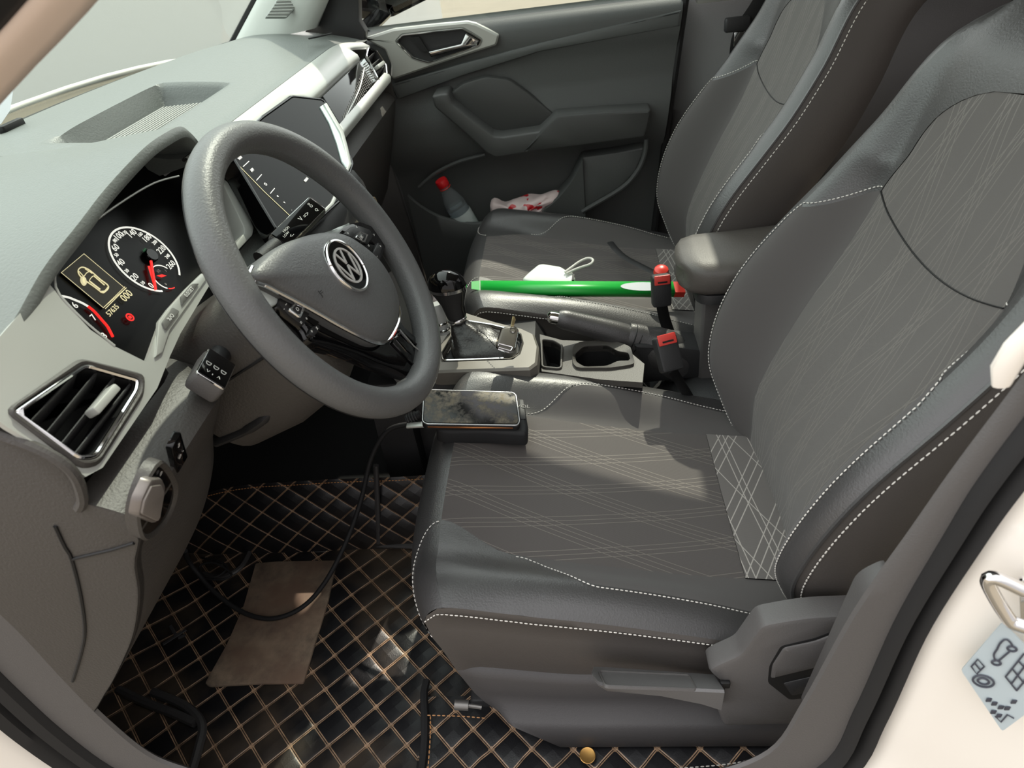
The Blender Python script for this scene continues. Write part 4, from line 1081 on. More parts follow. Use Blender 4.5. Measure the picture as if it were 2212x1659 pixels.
# handbrake
HX = .015
hb_ = thing('handbrake', 'black leather handbrake lever with a chrome push button', 'handbrake', U(1400, 790, X=HX))
pth = [U(1205, 688, X=HX), U(1225, 692, X=HX), U(1280, 706, X=HX), U(1330, 720, X=HX), U(1365, 732, X=HX)]
P_ = smooth(pth, 20)
obj('grip', MB().tube(P_, [.0145, .0175]+[.0185+.0045*sst(i/17) for i in range(18)], 16, flat=1.05), M['leather'], hb_, sharp=60)
d0 = (P_[0]-P_[3]).normalized()
obj('push_button', MB().lathe([(.0115, -.002), (.0118, .008), (.0105, .016), (.006, .02), (.0001, .021)], P_[0], d0, 20), M['chrome'], hb_)
q_ = smooth([U(1352, 728, X=HX), U(1385, 738, X=HX), U(1430, 760, X=HX), U(1475, 792, X=HX)], 14)
obj('lever_boot', MB().tube(q_, [.0225, .024, .025, .026, .029, .032, .034, .036, .036, .036, .036, .036, .034, .03], 18, flat=1.3), M['leather'], hb_, sharp=60)
for s_i in (1, 2):
    obj('boot_ring', MB().tube([q_[s_i]+(V((1, 0, 0))*math.cos(a)+(q_[s_i+1]-q_[s_i]).normalized().cross(V((1, 0, 0)))*math.sin(a)*1.25)*.0245 for a in [2*math.pi*i/24 for i in range(24)]], .0012, 5, closed=True), M['black'], hb_)
bb = [U(1368, 745, X=HX-.03), U(1390, 800, X=HX-.03), U(1378, 830, X=HX-.03), U(1530, 815, X=HX-.03), U(1540, 760, X=HX-.03), U(1450, 748, X=HX-.03)]
obj('lever_shroud', MB().plate(rpoly(bb, .008, 3), V((-1, 0, 0)), .06, .006), M['plastic_dark'], hb_)
# armrest on its post
am = thing('armrest', 'padded centre armrest in black leather standing behind the handbrake', 'armrest', (.01, -.18, .3))
AZ = .472; AXc = .018
secs = []
for y, w, h0, h1 in ((-.060, .035, .022, .018), (-.063, .055, .010, .008), (-.072, .070, .004, .004), (-.095, .079, .0, .0), (-.16, .082, 0, 0), (-.26, .084, -.004, 0), (-.36, .082, -.01, 0)):
    ring = []
    for k in range(28):
        b = 2*math.pi*k/28; cx = math.copysign(abs(math.cos(b))**.45, math.cos(b)); cz = math.copysign(abs(math.sin(b))**.6, math.sin(b))
        zt2 = AZ-h0; zb2 = AZ-.062+h1
        ring.append(V((AXc+cx*w, y-.012*(abs(cx)**3), (zt2+zb2)/2+cz*(zt2-zb2)/2)))
    secs.append(ring)
obj('pad', MB().loft(secs, cu=True, cap=True), mat('armrest_leather', (78, 74, 70), .5, grain=(420, .3)), am, sharp=65)
obj('stitching', MB().stitches(smooth([V((AXc-.078, -.34, AZ-.026)), V((AXc-.080, -.2, AZ-.024)), V((AXc-.074, -.10, AZ-.024)), V((AXc-.05, -.076, AZ-.025)), V((AXc, -.066, AZ-.026))], 40), .005, .0035, .0008), M['print_white'], am)
obj('lid_base', MB().plate(rpoly([V((AXc+sx*.07, y, AZ-.058)) for sx, y in ((-1, -.09), (1, -.09), (1, -.36), (-1, -.36))], .03, 4), V((0, 0, 1)), .018, .004), M['plastic_dark'], am)
obj('post', MB().loft([[V((AXc+x, y, z)) for x, y in ((-.036, -.105), (.036, -.105), (.036, -.3), (-.036, -.3))] for z in (.2, AZ-.06)], cu=True, cap=True), M['plastic'], am, bevel=.006)
# belt buckles
def buckle(name, label, px_top, X, h, w, stalk_px, tilt):
    c = U(*px_top, X=X); t = thing(name, label, 'seat belt buckle', c-V((0, 0, h)), 'front seat belt buckles')
    n = V(tilt).normalized(); up = (V((0, 0, 1))-n*n.z).normalized(); si = up.cross(n)
    R = Matrix((si, up, n)).transposed()
    obj('housing', MB().box(c-up*h*.55, (w, h, .024), R, .005), M['plastic_dark'], t)
    obj('release_button', MB().box(c-up*h*.16+n*.0125, (w*.82, h*.30, .004), R, .0015), mat('buckle_red', (212, 66, 58), .4), t)
    obj('button_slot', MB().box(c-up*h*.22+n*.0148, (w*.5, h*.05, .001), R), M['black'], t)
    S = [c-up*h*.95]+[U(*q, X=X) for q in stalk_px]
    obj('stalk', MB().tube(smooth(S, 12), .011, 8, flat=.35, up=n), M['black'], t)
    return t
buckle('belt_buckle', 'driver belt buckle with a big red button, beside the handbrake', (1432, 722), -.085, .062, .040, [(1462, 815), (1490, 860)], (-.75, -.25, .55))
buckle('belt_buckle', 'passenger belt buckle with a thin red top edge, standing in front of the green carton', (1427, 590), .085, .062, .036, [(1436, 690), (1455, 745)], (-.9, -.1, .15))
# ---------------------------------------------------------------- passenger door
door = thing('passenger_door', 'dark grey front passenger door panel with a silver trim strip and armrest', 'door', (.70, .2, .1))
M['door_soft'] = mat('door_soft_plastic', (80, 82, 81), .55, grain=(500, .3))
M['door_cloth'] = mat('door_insert_vinyl', (66, 67, 66), .5, grain=(500, .3))
XD = .70
ND = V((-1, 0, 0))
# door card: profile rows follow the belt line down to the sill
def dx(y, z):       # surface depth of the card
    x = .715
    x += -.012*sst((z-.655-.0*y)/.05)*(1-sst((z-.735)/.035)) # upper band
    x += .03*sst((z-.745)/.03)
    x -= .02*sst((.60-z)/.05)*(1-sst((.50-z)/.12))
    x += .02*sst((.46-z)/.05)
    return x
ys = fr_(.66, -.19, 36); zs = [.775, .772, .768, .76, .75, .735, .715, .70, .685, .67, .65, .63, .61, .59, .56, .53, .50, .46, .43, .40, .36, .30, .24, .18, .12, .10]
def rear(z): return interp(z, [(.10, -.092), (.247, -.108), (.461, -.131), (.754, -.169), (.78, -.172)])
rows = []
for z in zs:
    row = []
    for i, y in enumerate(ys):
        yy = lerp(.66, rear(z), i/35); row.append(V((dx(yy, z), yy, z)))
    row.append(V((.78, rear(z)-.004, z)))
    rows.append(row)
obj('door_card', MB().loft(rows), M['door_soft'], door, sharp=50)
sealp = [V((.722, rear(z)-.006, z)) for z in zs]
obj('door_seal', MB().tube(sealp, .009, 8), M['rubber'], door)
# crease strips
def strip(px, X, th, name, m, bev=.003, r=.004):
    return obj(name, MB().plate(rpoly(UL(px, X=X), r, 3), ND, th, bev), m, door)
strip([(842, 182), (1000, 136), (1166, 92), (1320, 55), (1474, 21), (1470, 57), (1320, 84), (1166, 112), (1000, 164), (860, 216)], .700, .02, 'waist_strip', mat('waist_strip_plastic', (88, 91, 90), .5, grain=(500, .3)), .006)
# silver trim with the release handle
so2 = UL([(785, 84), (850, 63), (930, 54), (1008, 47), (1027, 51), (1078, 76), (1072, 98), (960, 134), (850, 172), (843, 165), (845, 140), (832, 108)], X=.688)
si2 = UL([(856, 90), (869, 76), (930, 69), (999, 62), (1018, 72), (1040, 86), (1034, 98), (980, 117), (926, 136), (905, 130), (891, 125), (870, 104)], X=.688)
so2 = rpoly(so2, .004, 2); si2 = rpoly(si2, .003, 2)
strm = obj('silver_trim', MB().frame(so2, si2, ND, .02, .004), M['silver'], door)
obj('trim_chrome', MB().tube([q+ND*.001 for q in si2], .0018, 6, closed=True), M['chrome'], strm)
obj('handle_bowl', MB().plate([q-ND*.012 for q in inset(si2, ND, -.004)], ND, .006), M['plastic_dark'], strm)
hd_ = obj('release_handle', MB().plate(rpoly(UL([(925, 112), (996, 95), (1006, 72), (1034, 88), (1030, 98), (985, 108), (930, 124)], X=.682), .002, 3), ND, .012, .003), M['chrome'], door)
obj('handle_slot', MB().plate(UL([(888, 80), (905, 79), (926, 112), (908, 110)], X=.690), ND, .003), M['black'], strm)
# armrest and pull
arm = UL([(932, 208), (950, 203), (967, 202), (977, 226), (1020, 260), (1065, 294), (1084, 296), (1166, 284), (1201, 250), (1300, 242), (1407, 237), (1403, 262), (1394, 297), (1260, 315), (1128, 332), (1071, 342), (1052, 332), (1000, 284), (939, 232)], X=.635)
ar = obj('armrest_pull', MB().plate(rpoly(arm, .006, 3), ND, .075, .005), mat('door_armrest', (74, 75, 74), .5, grain=(500, .3)), door, sharp=50)
at_ = UL([(1168, 284), (1202, 251), (1300, 243), (1406, 238), (1402, 262), (1393, 296), (1260, 314), (1130, 330)], X=.630)
obj('armrest_pad', MB().plate(rpoly(at_, .006, 3), ND, .01, .006), M['door_cloth'], ar)
# soft insert above the armrest
ins = UL([(968, 204), (1000, 180), (1050, 165), (1100, 172), (1140, 200), (1200, 249), (1166, 284), (1084, 292), (1066, 290), (978, 224)], X=.690)
obj('soft_insert', MB().plate(rpoly(ins, .01, 3), ND, .02, .006), M['door_cloth'], door)
big = UL([(1100, 150), (1200, 125), (1330, 105), (1450, 95), (1420, 236), (1300, 241), (1204, 248), (1140, 190)], X=.692)
# map pocket
pk = [(880, 420), (904, 440), (940, 462), (983, 475), (1021, 481), (1062, 476), (1110, 468), (1150, 460), (1192, 437), (1230, 395), (1248, 365), (1258, 342)]
top = smooth(UL(pk, X=.652), 40); low_ = [V((.668, q.y, .10)) for q in top]
pw = []
for q, b in zip(top, low_):
    pw.append([V((.675, q.y, q.z-.02)), V((.662, q.y, q.z-.002)), V((.656, q.y, q.z)), q+V((-.002, 0, -.005)), q.lerp(b, .3), q.lerp(b, .7), b])
obj('map_pocket', MB().loft(pw), M['door_soft'], door, sharp=60)
rp_ = UL([(1258, 340), (1330, 330), (1392, 318), (1388, 335), (1372, 372), (1340, 405), (1255, 455), (1180, 480), (1150, 462), (1192, 438), (1230, 396)], X=.664)
obj('pocket_panel', MB().plate(rpoly(rp_, .006, 3), ND, .05, .005), M['door_soft'], door)
obj('pocket_edge', MB().tube(smooth(UL([(1396, 300), (1392, 335), (1375, 372), (1340, 408), (1257, 457)], X=.660), 24), .006, 8), M['door_soft'], door)
obj('upper_pocket_line', MB().tube(smooth(UL([(905, 405), (940, 375), (990, 350), (1048, 334)], X=.690), 20), .005, 8), M['door_soft'], door)
# window and mirror corner
struct('window_2', MB().add([V((.735, .62, .765)), V((.735, -.40, .765)), V((.66, -.42, 1.34)), V((.66, .1, 1.34))], [(0, 1, 2, 3)]), M['side_glass'])
mc = UL([(640, 110), (660, 66), (684, 20), (706, -40), (778, -60), (775, 0), (776, 46), (790, 68), (784, 110)], X=.672)
obj('mirror_corner', MB().plate(mc, ND, .03, .004), M['plastic_dark'], door)
mir = thing('wing_mirror', 'black wing mirror outside the passenger window', 'mirror', (.93, .55, .78))
mo = UL([(800, 10), (846, 36), (856, 36), (940, -6), (990, -60), (850, -80), (780, -50)], X=.93)
obj('housing', MB().plate(rpoly(mo, .01, 3), V((-.35, -.93, 0)), .10, .012), M['gloss'], mir)
mo2 = UL([(812, 5), (848, 28), (856, 28), (930, -8), (970, -55), (850, -70), (796, -45)], X=.93)
obj('mirror_glass', MB().plate([q+V((-.006, -.01, 0)) for q in mo2], V((-.35, -.93, 0)), .004), mat('mirror_face', (60, 62, 64), .02, metal=1), mir)
obj('mirror_arm', MB().tube([V((.74, .60, .76)), V((.80, .60, .765)), V((.90, .58, .78))], [.03, .03, .03], 12, flat=.5), M['gloss'], mir)
# tweeter grille on the windshield pillar trim
gn = V((-.62, -.62, .35)).normalized()
GPp = plane((.60, .73, .842), gn)
gm = MB()
og = UL([(574, 36), (596, 4), (604, -16), (668, -20), (645, 10), (622, 36)], P=GPp)
obj('tweeter_grille', MB().plate(rpoly(og, .005, 3), gn, .012, .003), mat('grille_grey', (150, 154, 150), .6), ptrim)
for i in range(9):
    t = i/8; a = og[0].lerp(og[2], t)+gn*.0006; b = og[5].lerp(og[3], t)+gn*.0006
    gm.tube([a.lerp(b, .06), a.lerp(b, .94)], .0012, 5)
obj('grille_ribs', gm, M['pillar_trim'], ptrim)
# passenger belt on the pillar
bt_ = thing('passenger_seat_belt', 'black seat belt with a steel tongue hanging on the pillar behind the passenger door', 'seat belt', (.70, -.33, .75))
b0 = [U(1668, -30, X=.66), U(1640, 20, X=.66), U(1608, 70, X=.66), U(1598, 120, X=.66), U(1590, 260, X=.68)]
obj('webbing', MB().tube(smooth(b0, 24), .024, 8, flat=.06, up=(-1, 0, 0)), M['black'], bt_)
obj('tongue_cover', MB().box(U(1592, 52, X=.655), (.02, .055, .03), None, .005), M['plastic_dark'], bt_)
obj('tongue', MB().box(U(1596, 84, X=.655), (.003, .022, .03), None, .001), M['chrome'], bt_)
# ---------------------------------------------------------------- floor mats
def quilt(name, per, lw, rot, dirt=.0):
    m, t, b, co = mat(name, (26, 26, 28), .38, ret=True)
    sp = t.node('ShaderNodeSeparateXYZ'); t.l.new(co, sp.inputs[0])
    x, y, z = sp.outputs
    if rot == 'wall': x = t.math('ADD', x, z)
    u = t.math('DIVIDE', t.math('ADD', x, y), per*1.414); v = t.math('DIVIDE', t.math('SUBTRACT', x, y), per*1.414)
    def dist(q): return t.math('ABSOLUTE', t.math('SUBTRACT', t.math('FRACT', t.math('ADD', q, 50.0)), .5))   # .5 at the line, 0 mid cell
    du, dv = dist(u), dist(v)
    w = lw/per*.5
    def line(d):         # two thin rows of thread either side of the groove
        return t.math('MULTIPLY', t.math('GREATER_THAN', d, .5-w), t.math('LESS_THAN', d, .5-w*.28))
    L = t.math('MAXIMUM', line(du), line(dv))
    dots = t.math('MULTIPLY', t.math('GREATER_THAN', du, .5-w*1.6), t.math('GREATER_THAN', dv, .5-w*1.6))
    L = t.math('MAXIMUM', L, dots)
    wob = t.noise(co, 60, 3)
    base = t.mix(t.math('MULTIPLY', t.ramp(t.noise(co, 9, 5), .45, .7), dirt), lin((26, 26, 28))+(1,), lin((92, 80, 66))+(1,))
    thread = t.mix(t.ramp(wob, .35, .65), lin((128, 105, 84))+(1,), lin((180, 148, 118))+(1,))
    t.l.new(t.mix(L, base, thread), b.inputs['Base Color'])
    h = t.math('MULTIPLY', t.math('SUBTRACT', .5, du), 2.0); h2 = t.math('MULTIPLY', t.math('SUBTRACT', .5, dv), 2.0)
    hh = t.math('POWER', t.math('MULTIPLY', h, h2), .3)
    hh = t.math('ADD', hh, t.math('MULTIPLY', t.noise(co, 500, 2), .04))
    bp = t.node('ShaderNodeBump'); bp.inputs['Strength'].default_value = .8; bp.inputs['Distance'].default_value = .006
    t.l.new(hh, bp.inputs['Height']); t.l.new(bp.outputs[0], b.inputs['Normal'])
    return m
M['quilt'] = quilt('quilted_mat', .042, .0042, 'flat', .55)
M['quilt_wall'] = quilt('quilted_mat_side', .042, .0030, 'wall', .1)
M['quilt_big'] = quilt('quilted_strip', .041, .0042, 'flat', .0)
fm = thing('driver_floor_mat', 'black quilted leather floor mat with tan diamond stitching in the driver footwell', 'floor mat', (-.4, .55, .0))
xs_ = fr_(-.655, -.235, 20); ys_ = [.30, .36, .42, .5, .58, .66, .74, .80, .86, .92, .97, 1.02]
def mz(x, y):
    z = .020+.30*max(0, y-.86)**1.15+.006*math.sin(x*23+y*9)*math.sin(y*17)*.4
    return z+.05*max(0, (-.60-x))/.06*0
obj('mat_floor', MB().loft([[V((x, y, mz(x, y))) for x in xs_] for y in ys_]), M['quilt'], fm, sharp=60)
wall = []
for y in fr_(.34, 1.0, 18):
    z0 = mz(-.235, y); zt2 = z0+.155-.05*sst((y-.7)/.3)
    wall.append([V((-.236+.035*sst(t)*t, y, lerp(z0+.001, zt2, t))) for t in fr_(0, 1, 8)])
mw = obj('mat_side_wall', MB().loft(wall), M['quilt_wall'], fm, sharp=60)
obj('edge_stitching', MB().stitches([r[-1]+V((-.003, 0, -.006)) for r in wall], .006, .0042, .0008), M['tan_thread'], mw)
def piping(px, Z, r=.006):
    return obj('mat_piping', MB().tube(smooth([U(a, b, Z=Z) for a, b in px], 30), r, 8), M['leather'], fm)
piping([(480, 1130), (530, 1165), (600, 1176), (700, 1174), (800, 1176), (910, 1180)], .026)
piping([(545, 1180), (520, 1225), (480, 1245), (440, 1240)], .024, .005)
piping([(255, 1490), (320, 1520), (380, 1543), (422, 1562)], .028, .007)
piping([(330, 1495), (400, 1525), (436, 1565), (428, 1620), (410, 1680)], .028, .007)
obj('mat_piping', MB().tube([U(818, 1172, X=-.233), U(816, 1100, X=-.225), U(812, 1005, X=-.21)], .005, 8), M['leather'], fm)
hpx = [(552, 1216), (600, 1212), (727, 1210), (708, 1300), (680, 1390), (655, 1475), (560, 1476), (452, 1482), (442, 1476), (490, 1390), (525, 1310)]
hp_m, t, b, co = mat('worn_heel_pad', (92, 82, 72), .85, ret=True)
f = t.ramp(t.noise(co, 22, 5, .65), .35, .68); f2 = t.ramp(t.noise(co, 8, 3), .4, .65)
t.l.new(t.mix(f2, t.mix(f, lin((92, 82, 72))+(1,), lin((160, 142, 120))+(1,)), lin((118, 96, 80))+(1,)), b.inputs['Base Color'])
obj('heel_pad', MB().plate(rpoly(UL(hpx, Z=.0255), .004, 2), V((0, 0, 1)), .004, .0015), hp_m, fm)
# strip of mat beside the seat rail
sm_ = thing('seat_side_mat', 'quilted black mat strip with orange diamond stitching below the driver seat', 'floor mat', (-.62, .1, 0))
e0 = UL([(918, 1470), (930, 1540), (1000, 1552), (1200, 1600), (1650, 1600), (1760, 1540), (1700, 1600), (1650, 1659), (1560, 1690), (1200, 1700), (905, 1700)], Z=.03)
rows = []
for y in fr_(.378, -.19, 26):
    rows.append([V((x, y+.0, .031+.05*sst((-.645-x)/.03)*0+.004*math.sin(y*70)*sst((-x-.60)/.04))) for x in (-.54, -.565, -.59, -.615, -.640, -.662)])
ss = obj('mat_panel', MB().loft(rows), M['quilt_big'], sm_, sharp=60)
obj('mat_binding', MB().tube(smooth(UL([(922, 1470), (916, 1500), (918, 1560), (916, 1620), (908, 1690)], Z=.034), 24), .006, 8), M['rubber'], sm_)
obj('edge_stitching', MB().stitches(smooth(UL([(924, 1545), (960, 1546), (1010, 1548), (1052, 1552)], Z=.041), 24), .007, .005, .0009), M['tan_thread'], sm_)
obj('edge_stitching', MB().stitches(smooth(UL([(930, 1548), (929, 1600), (922, 1690)], Z=.041), 24), .007, .005, .0009), M['tan_thread'], sm_)
obj('edge_stitching', MB().stitches(smooth(UL([(1250, 1672), (1400, 1664), (1560, 1652), (1640, 1636), (1690, 1610), (1698, 1585)], Z=.041), 40), .007, .005, .0009), M['white_thread'], sm_)
# ---------------------------------------------------------------- loose things
c0 = U(1269, 1630, Z=.045)
coin = obj('coin', MB().lathe([(.0001, 0), (.0106, 0), (.0110, .0004), (.0110, .0016), (.0102, .0020), (.0092, .0016), (.0001, .0016)], c0-V((0, 0, .003)), V((-.1, 0, 1)), 30), mat('brass', (176, 136, 78), .35, metal=.9)); tag(coin, 'small brass coin lying on the quilted mat strip', 'coin')
cp_pts = [(890, 915, .315), (838, 930, .30), (802, 990, .25), (780, 1080, .18), (748, 1170, .12), (704, 1255, .07), (655, 1310, .042), (592, 1336, .032), (530, 1325, .034), (470, 1285, .05), (428, 1240, .075), (405, 1208, .11), (400, 1190, .15)]
cb = obj('charging_cable', MB().tube(smooth([U(a, b, Z=z) for a, b, z in cp_pts], 90), .0042, 10), M['rubber']); tag(cb, 'thick black cable looping across the driver floor mat up to the phone', 'cable')
wp_ = [(435, 1205, .05), (470, 1212, .05), (490, 1225, .045), (470, 1245, .045), (440, 1243, .05), (432, 1222, .055), (465, 1216, .055), (500, 1240, .04), (480, 1252, .04), (445, 1250, .045)]
w2 = obj('coiled_wire', MB().tube(smooth([U(a, b, Z=z) for a, b, z in wp_], 90), .0022, 8), M['rubber']); tag(w2, 'thin black wire coiled on the mat beneath the light switch', 'wire')
bit = MB(); 
for (a, b) in (((352, 1392), (402, 1360)), ((368, 1352), (380, 1372)), ((385, 1378), (400, 1372))):
    p, q = U(*a, Z=.033), U(*b, Z=.033); bit.tube([p, q], .003, 6, flat=.5)
mbit = obj('metal_clip', bit, mat('dull_steel', (120, 120, 122), .4, metal=.8)); tag(mbit, 'small bent steel clip lying on the driver floor mat', 'clip')
# power bank and phone
pb = thing('power_bank', 'black rugged power bank lying under the phone on the seat edge', 'power bank', U(1040, 920, Z=.31))
PBN = V((-.06, -.12, 1)).normalized(); PBP = plane(U(1040, 900, Z=.336), PBN)
po = UL([(955, 850), (1118, 854), (1132, 862), (1142, 925), (1138, 937), (1050, 931), (960, 932), (940, 925)], P=PBP)
obj('case', MB().plate(rpoly(po, .008, 4), PBN, .026, .006), M['rubber'], pb, sharp=60)
obj('case_band', MB().plate(rpoly(UL([(1121, 862), (1131, 863), (1136, 905), (1124, 905)], P=plane(PBP[0]+PBN*.001, PBN)), .002, 2), PBN, .003, .0008), M['plastic_dark'], pb)
a, f = text_mb('VOL', .012, U(1130, 878, P=plane(PBP[0]+PBN*.0015, PBN)), V((0, -1, -.1)), V((1, 0, 0))); obj('case_print', MB().add(a, f), M['plastic'], pb)
ph = thing('phone', 'black phone with a dusty reflecting screen and copper edge lying on the power bank', 'phone', U(1020, 880, Z=.338))
PP = plane(PBP[0]+PBN*.0115, PBN)
pf = rpoly(UL([(921, 840), (1108, 846), (1116, 852), (1124, 910), (1119, 919), (920, 916), (911, 910), (914, 846)], P=PP), .005, 4)
pbody = obj('body', MB().plate(pf, PBN, .011, .002), M['black'], ph)
obj('frame_edge', MB().frame(pf, inset(pf, PBN, .0022), PBN, .003, .0006), mat('phone_frame', (150, 150, 150), .25, metal=.8), ph)
sg_m, t, b, co = mat('dusty_screen', (10, 11, 12), .12, ret=True, spec=.2)
n1 = t.noise(co, 55, 6, .7); n2 = t.noise(co, 18, 3)
dust = t.math('MULTIPLY', t.ramp(n1, .42, .68), t.ramp(n2, .35, .6))
t.l.new(t.mix(dust, lin((14, 15, 15))+(1,), lin((120, 108, 84))+(1,)), b.inputs['Base Color']); t.l.new(t.math('ADD', .08, t.math('MULTIPLY', dust, .5)), b.inputs['Roughness'])
obj('screen', MB().plate([q+PBN*.0006 for q in inset(pf, PBN, .0035)], PBN, .002), sg_m, ph)
obj('copper_edge', MB().tube([U(924, 921, P=plane(PP[0]-PBN*.006, PBN)), U(1020, 924, P=plane(PP[0]-PBN*.006, PBN)), U(1108, 924, P=plane(PP[0]-PBN*.006, PBN))], .0016, 6), mat('copper', (190, 120, 74), .3, metal=.9), ph)
pl = thing('cable_plug', 'ribbed black connector with a steel tip beside the left end of the phone', 'connector', U(895, 905, Z=.32))
A_, B_ = U(908, 895, Z=.334), U(878, 908, Z=.328); d = (B_-A_).normalized()
rg = MB().tube([A_, B_], .0075, 12)
obj('sleeve', rg, M['rubber'], pl)
for k in range(4):
    obj('rib', MB().lathe([(.0078, -.0015), (.0092, -.001), (.0092, .001), (.0078, .0015)], A_.lerp(B_, .3+.18*k), d, 14, cap=False), M['plastic_dark'], pl)
obj('tip', MB().box(U(898, 918, Z=.326), (.012, .03, .004), None, .001), M['dull'] if 'dull' in M else M['silver'], pl)
# green carton
gc = thing('green_carton', 'long thin green carton with an open dark end lying on the passenger seat', 'carton', U(1250, 640, Z=.30))
G0 = U(1037, 640, Z=.332); G1 = U(1477, 642, Z=.270)
gd = (G1-G0).normalized(); gu = (V((-.35, 0, 1))-gd*V((-.35, 0, 1)).dot(gd)).normalized(); gw = gd.cross(gu)
if gw.x < 0: gw = -gw
GL = (G1-G0).length; gh = .0155; gwd = .03
M['green_card'] = mat('green_card', (28, 168, 62), .32); M['red_card'] = mat('red_card', (214, 56, 44), .35)
def gpt(a, b, c): return G0+gd*a+gw*b+gu*c
def gbox(a0, a1):
    r = [[gpt(a, b, c) for b, c in ((0, 0), (0, gh), (gwd, gh*1.02), (gwd, 0))] for a in (a0, a1)]
    return r
obj('sleeve', MB().loft(gbox(0, GL*.95), cu=True), M['green_card'], gc, sharp=20, solid=.0012)
obj('red_end', MB().loft(gbox(GL*.95, GL), cu=True, cap=True), M['red_card'], gc, sharp=20)
obj('inside', MB().add([gpt(.012, .001, .001), gpt(.012, .001, gh-.001), gpt(.012, gwd-.001, gh-.001), gpt(.012, gwd-.001, .001)], [(0, 1, 2, 3)]), M['black'], gc)
obj('end_flap', MB().plate([gpt(0, 0, 0), gpt(-.022, .004, .001), gpt(-.022, .004, gh*.96), gpt(0, 0, gh)], -gw, .001) if False else MB().plate([gpt(0, gwd*.1, gh), gpt(-.018, gwd*.2, gh*1.03), gpt(-.018, gwd*.9, gh*1.03), gpt(0, gwd, gh)], gu, .001), M['green_card'], gc)
obj('card_edge', MB().tube([gpt(0, -.0005, 0), gpt(0, -.0005, gh), gpt(0, gwd, gh)], .0008, 5).tube([gpt(.012, -.0006, 0), gpt(.012, -.0006, gh)], .0005, 5), M['print_white'], gc)
ov = [gpt(GL*.80+.05*math.cos(a), gwd*.5+.012*math.sin(a), gh*1.02+.0008) for a in [2*math.pi*i/24 for i in range(24)]]
obj('printed_oval', MB().plate(ov, gu, .0006), mat('pale_print', (190, 196, 200), .4), gc)
# white silicone holder with loop
sh_ = thing('white_holder', 'white silicone holder with a looped cord lying on the green carton', 'holder', U(1185, 605, Z=.325))
hn = V((-.25, -.05, 1)).normalized(); HP = plane(U(1185, 592, Z=.335), hn)
hout = rpoly(UL([(1128, 600), (1140, 588), (1162, 570), (1172, 568), (1211, 574), (1224, 582), (1240, 588), (1243, 600), (1234, 611), (1200, 611), (1150, 609), (1132, 606)], P=HP), .005, 3)
obj('sleeve', MB().plate(hout, hn, .020, .006), mat('white_silicone', (222, 228, 220), .45), sh_, sharp=60)
obj('mouth', MB().plate(UL([(1236, 592), (1241, 592), (1240, 604), (1235, 605)], P=plane(HP[0]+hn*.001, hn)), hn, .004), M['black'], sh_)
lp_ = [(1220, 588), (1235, 577), (1252, 565), (1268, 558), (1278, 559), (1281, 564), (1274, 571), (1256, 577), (1238, 584), (1224, 591)]
obj('cord_loop', MB().tube(smooth(UL(lp_, P=plane(HP[0]+V((0, 0, .004)), hn)), 50), .0026, 8), mat('white_cord', (206, 206, 200), .6), sh_)
a, f = text_mb('mini', .005, U(1163, 594, P=plane(HP[0]+hn*.0008, hn)), V((0, -1, 0)), V((1, 0, 0))); obj('small_print', MB().add(a, f), M['plastic'], sh_) if False else None
# black strap on the passenger seat
sp1 = [U(1318, 523, Z=.30), U(1330, 538, Z=.30), U(1350, 556, Z=.292), U(1380, 572, Z=.285), U(1412, 588, Z=.283), U(1438, 598, Z=.283)]
stp = obj('strap', MB().tube(smooth(sp1, 40), .008, 8, flat=.2, up=(0, 0, 1)), M['black']); tag(stp, 'black strap with a looped end lying on the passenger seat cushion', 'strap')
rb_ = obj('red_cap', MB().lathe([(.0001, 0), (.014, 0), (.016, .006), (.014, .014), (.007, .018), (.0001, .018)], U(1428, 592, X=.20), V((-.3, 0, 1)), 20), M['red_card']); tag(rb_, 'small red cap on the carton behind the passenger belt buckle', 'cap')
# bottle in the door pocket
bo = thing('water_bottle', 'clear plastic water bottle with a red cap leaning in the door pocket', 'bottle', U(1010, 475, X=.685))
bt0 = U(1022, 505, X=.69); bt1 = U(957, 398, X=.672); bd = (bt1-bt0).normalized(); BL = (bt1-bt0).length
pet = bpy.data.materials.new('clear_plastic'); pet.use_nodes = True; q = pet.node_tree.nodes['Principled BSDF']; q.inputs['Transmission Weight'].default_value = .9; q.inputs['Roughness'].default_value = .08; q.inputs['Base Color'].default_value = (.85, .9, .92, 1); q.inputs['IOR'].default_value = 1.15
obj('body', MB().lathe([(.0001, 0), (.026, 0), (.029, .006), (.030, BL*.3), (.028, BL*.45), (.0295, BL*.55), (.027, BL*.68), (.018, BL*.84), (.013, BL*.92), (.0125, BL)], bt0, bd, 28), pet, bo, sharp=60)
obj('label', MB().lathe([(.0303, BL*.08), (.0308, BL*.1), (.0306, BL*.44), (.0300, BL*.46)], bt0, bd, 28, cap=False), mat('bottle_label', (214, 224, 222), .4, var=(30, .6, (60, 150, 130))), bo)
obj('water', MB().lathe([(.0001, .003), (.0255, .003), (.0275, BL*.3), (.026, BL*.6), (.0001, BL*.6)], bt0, bd, 24), pet, bo, sharp=60)
cp1 = [(.0001, 0)]; 
obj('cap', MB().lathe([(.0155, 0), (.0165, .003), (.0165, .016), (.0150, .020), (.0001, .0205)], bt0+bd*(BL-.006), bd, 28), mat('red_cap_plastic', (226, 34, 40), .35), bo)
obj('cap_collar', MB().lathe([(.0150, 0), (.0165, .0015), (.0150, .003)], bt0+bd*(BL-.012), bd, 24, cap=False), M['red_card'], bo)
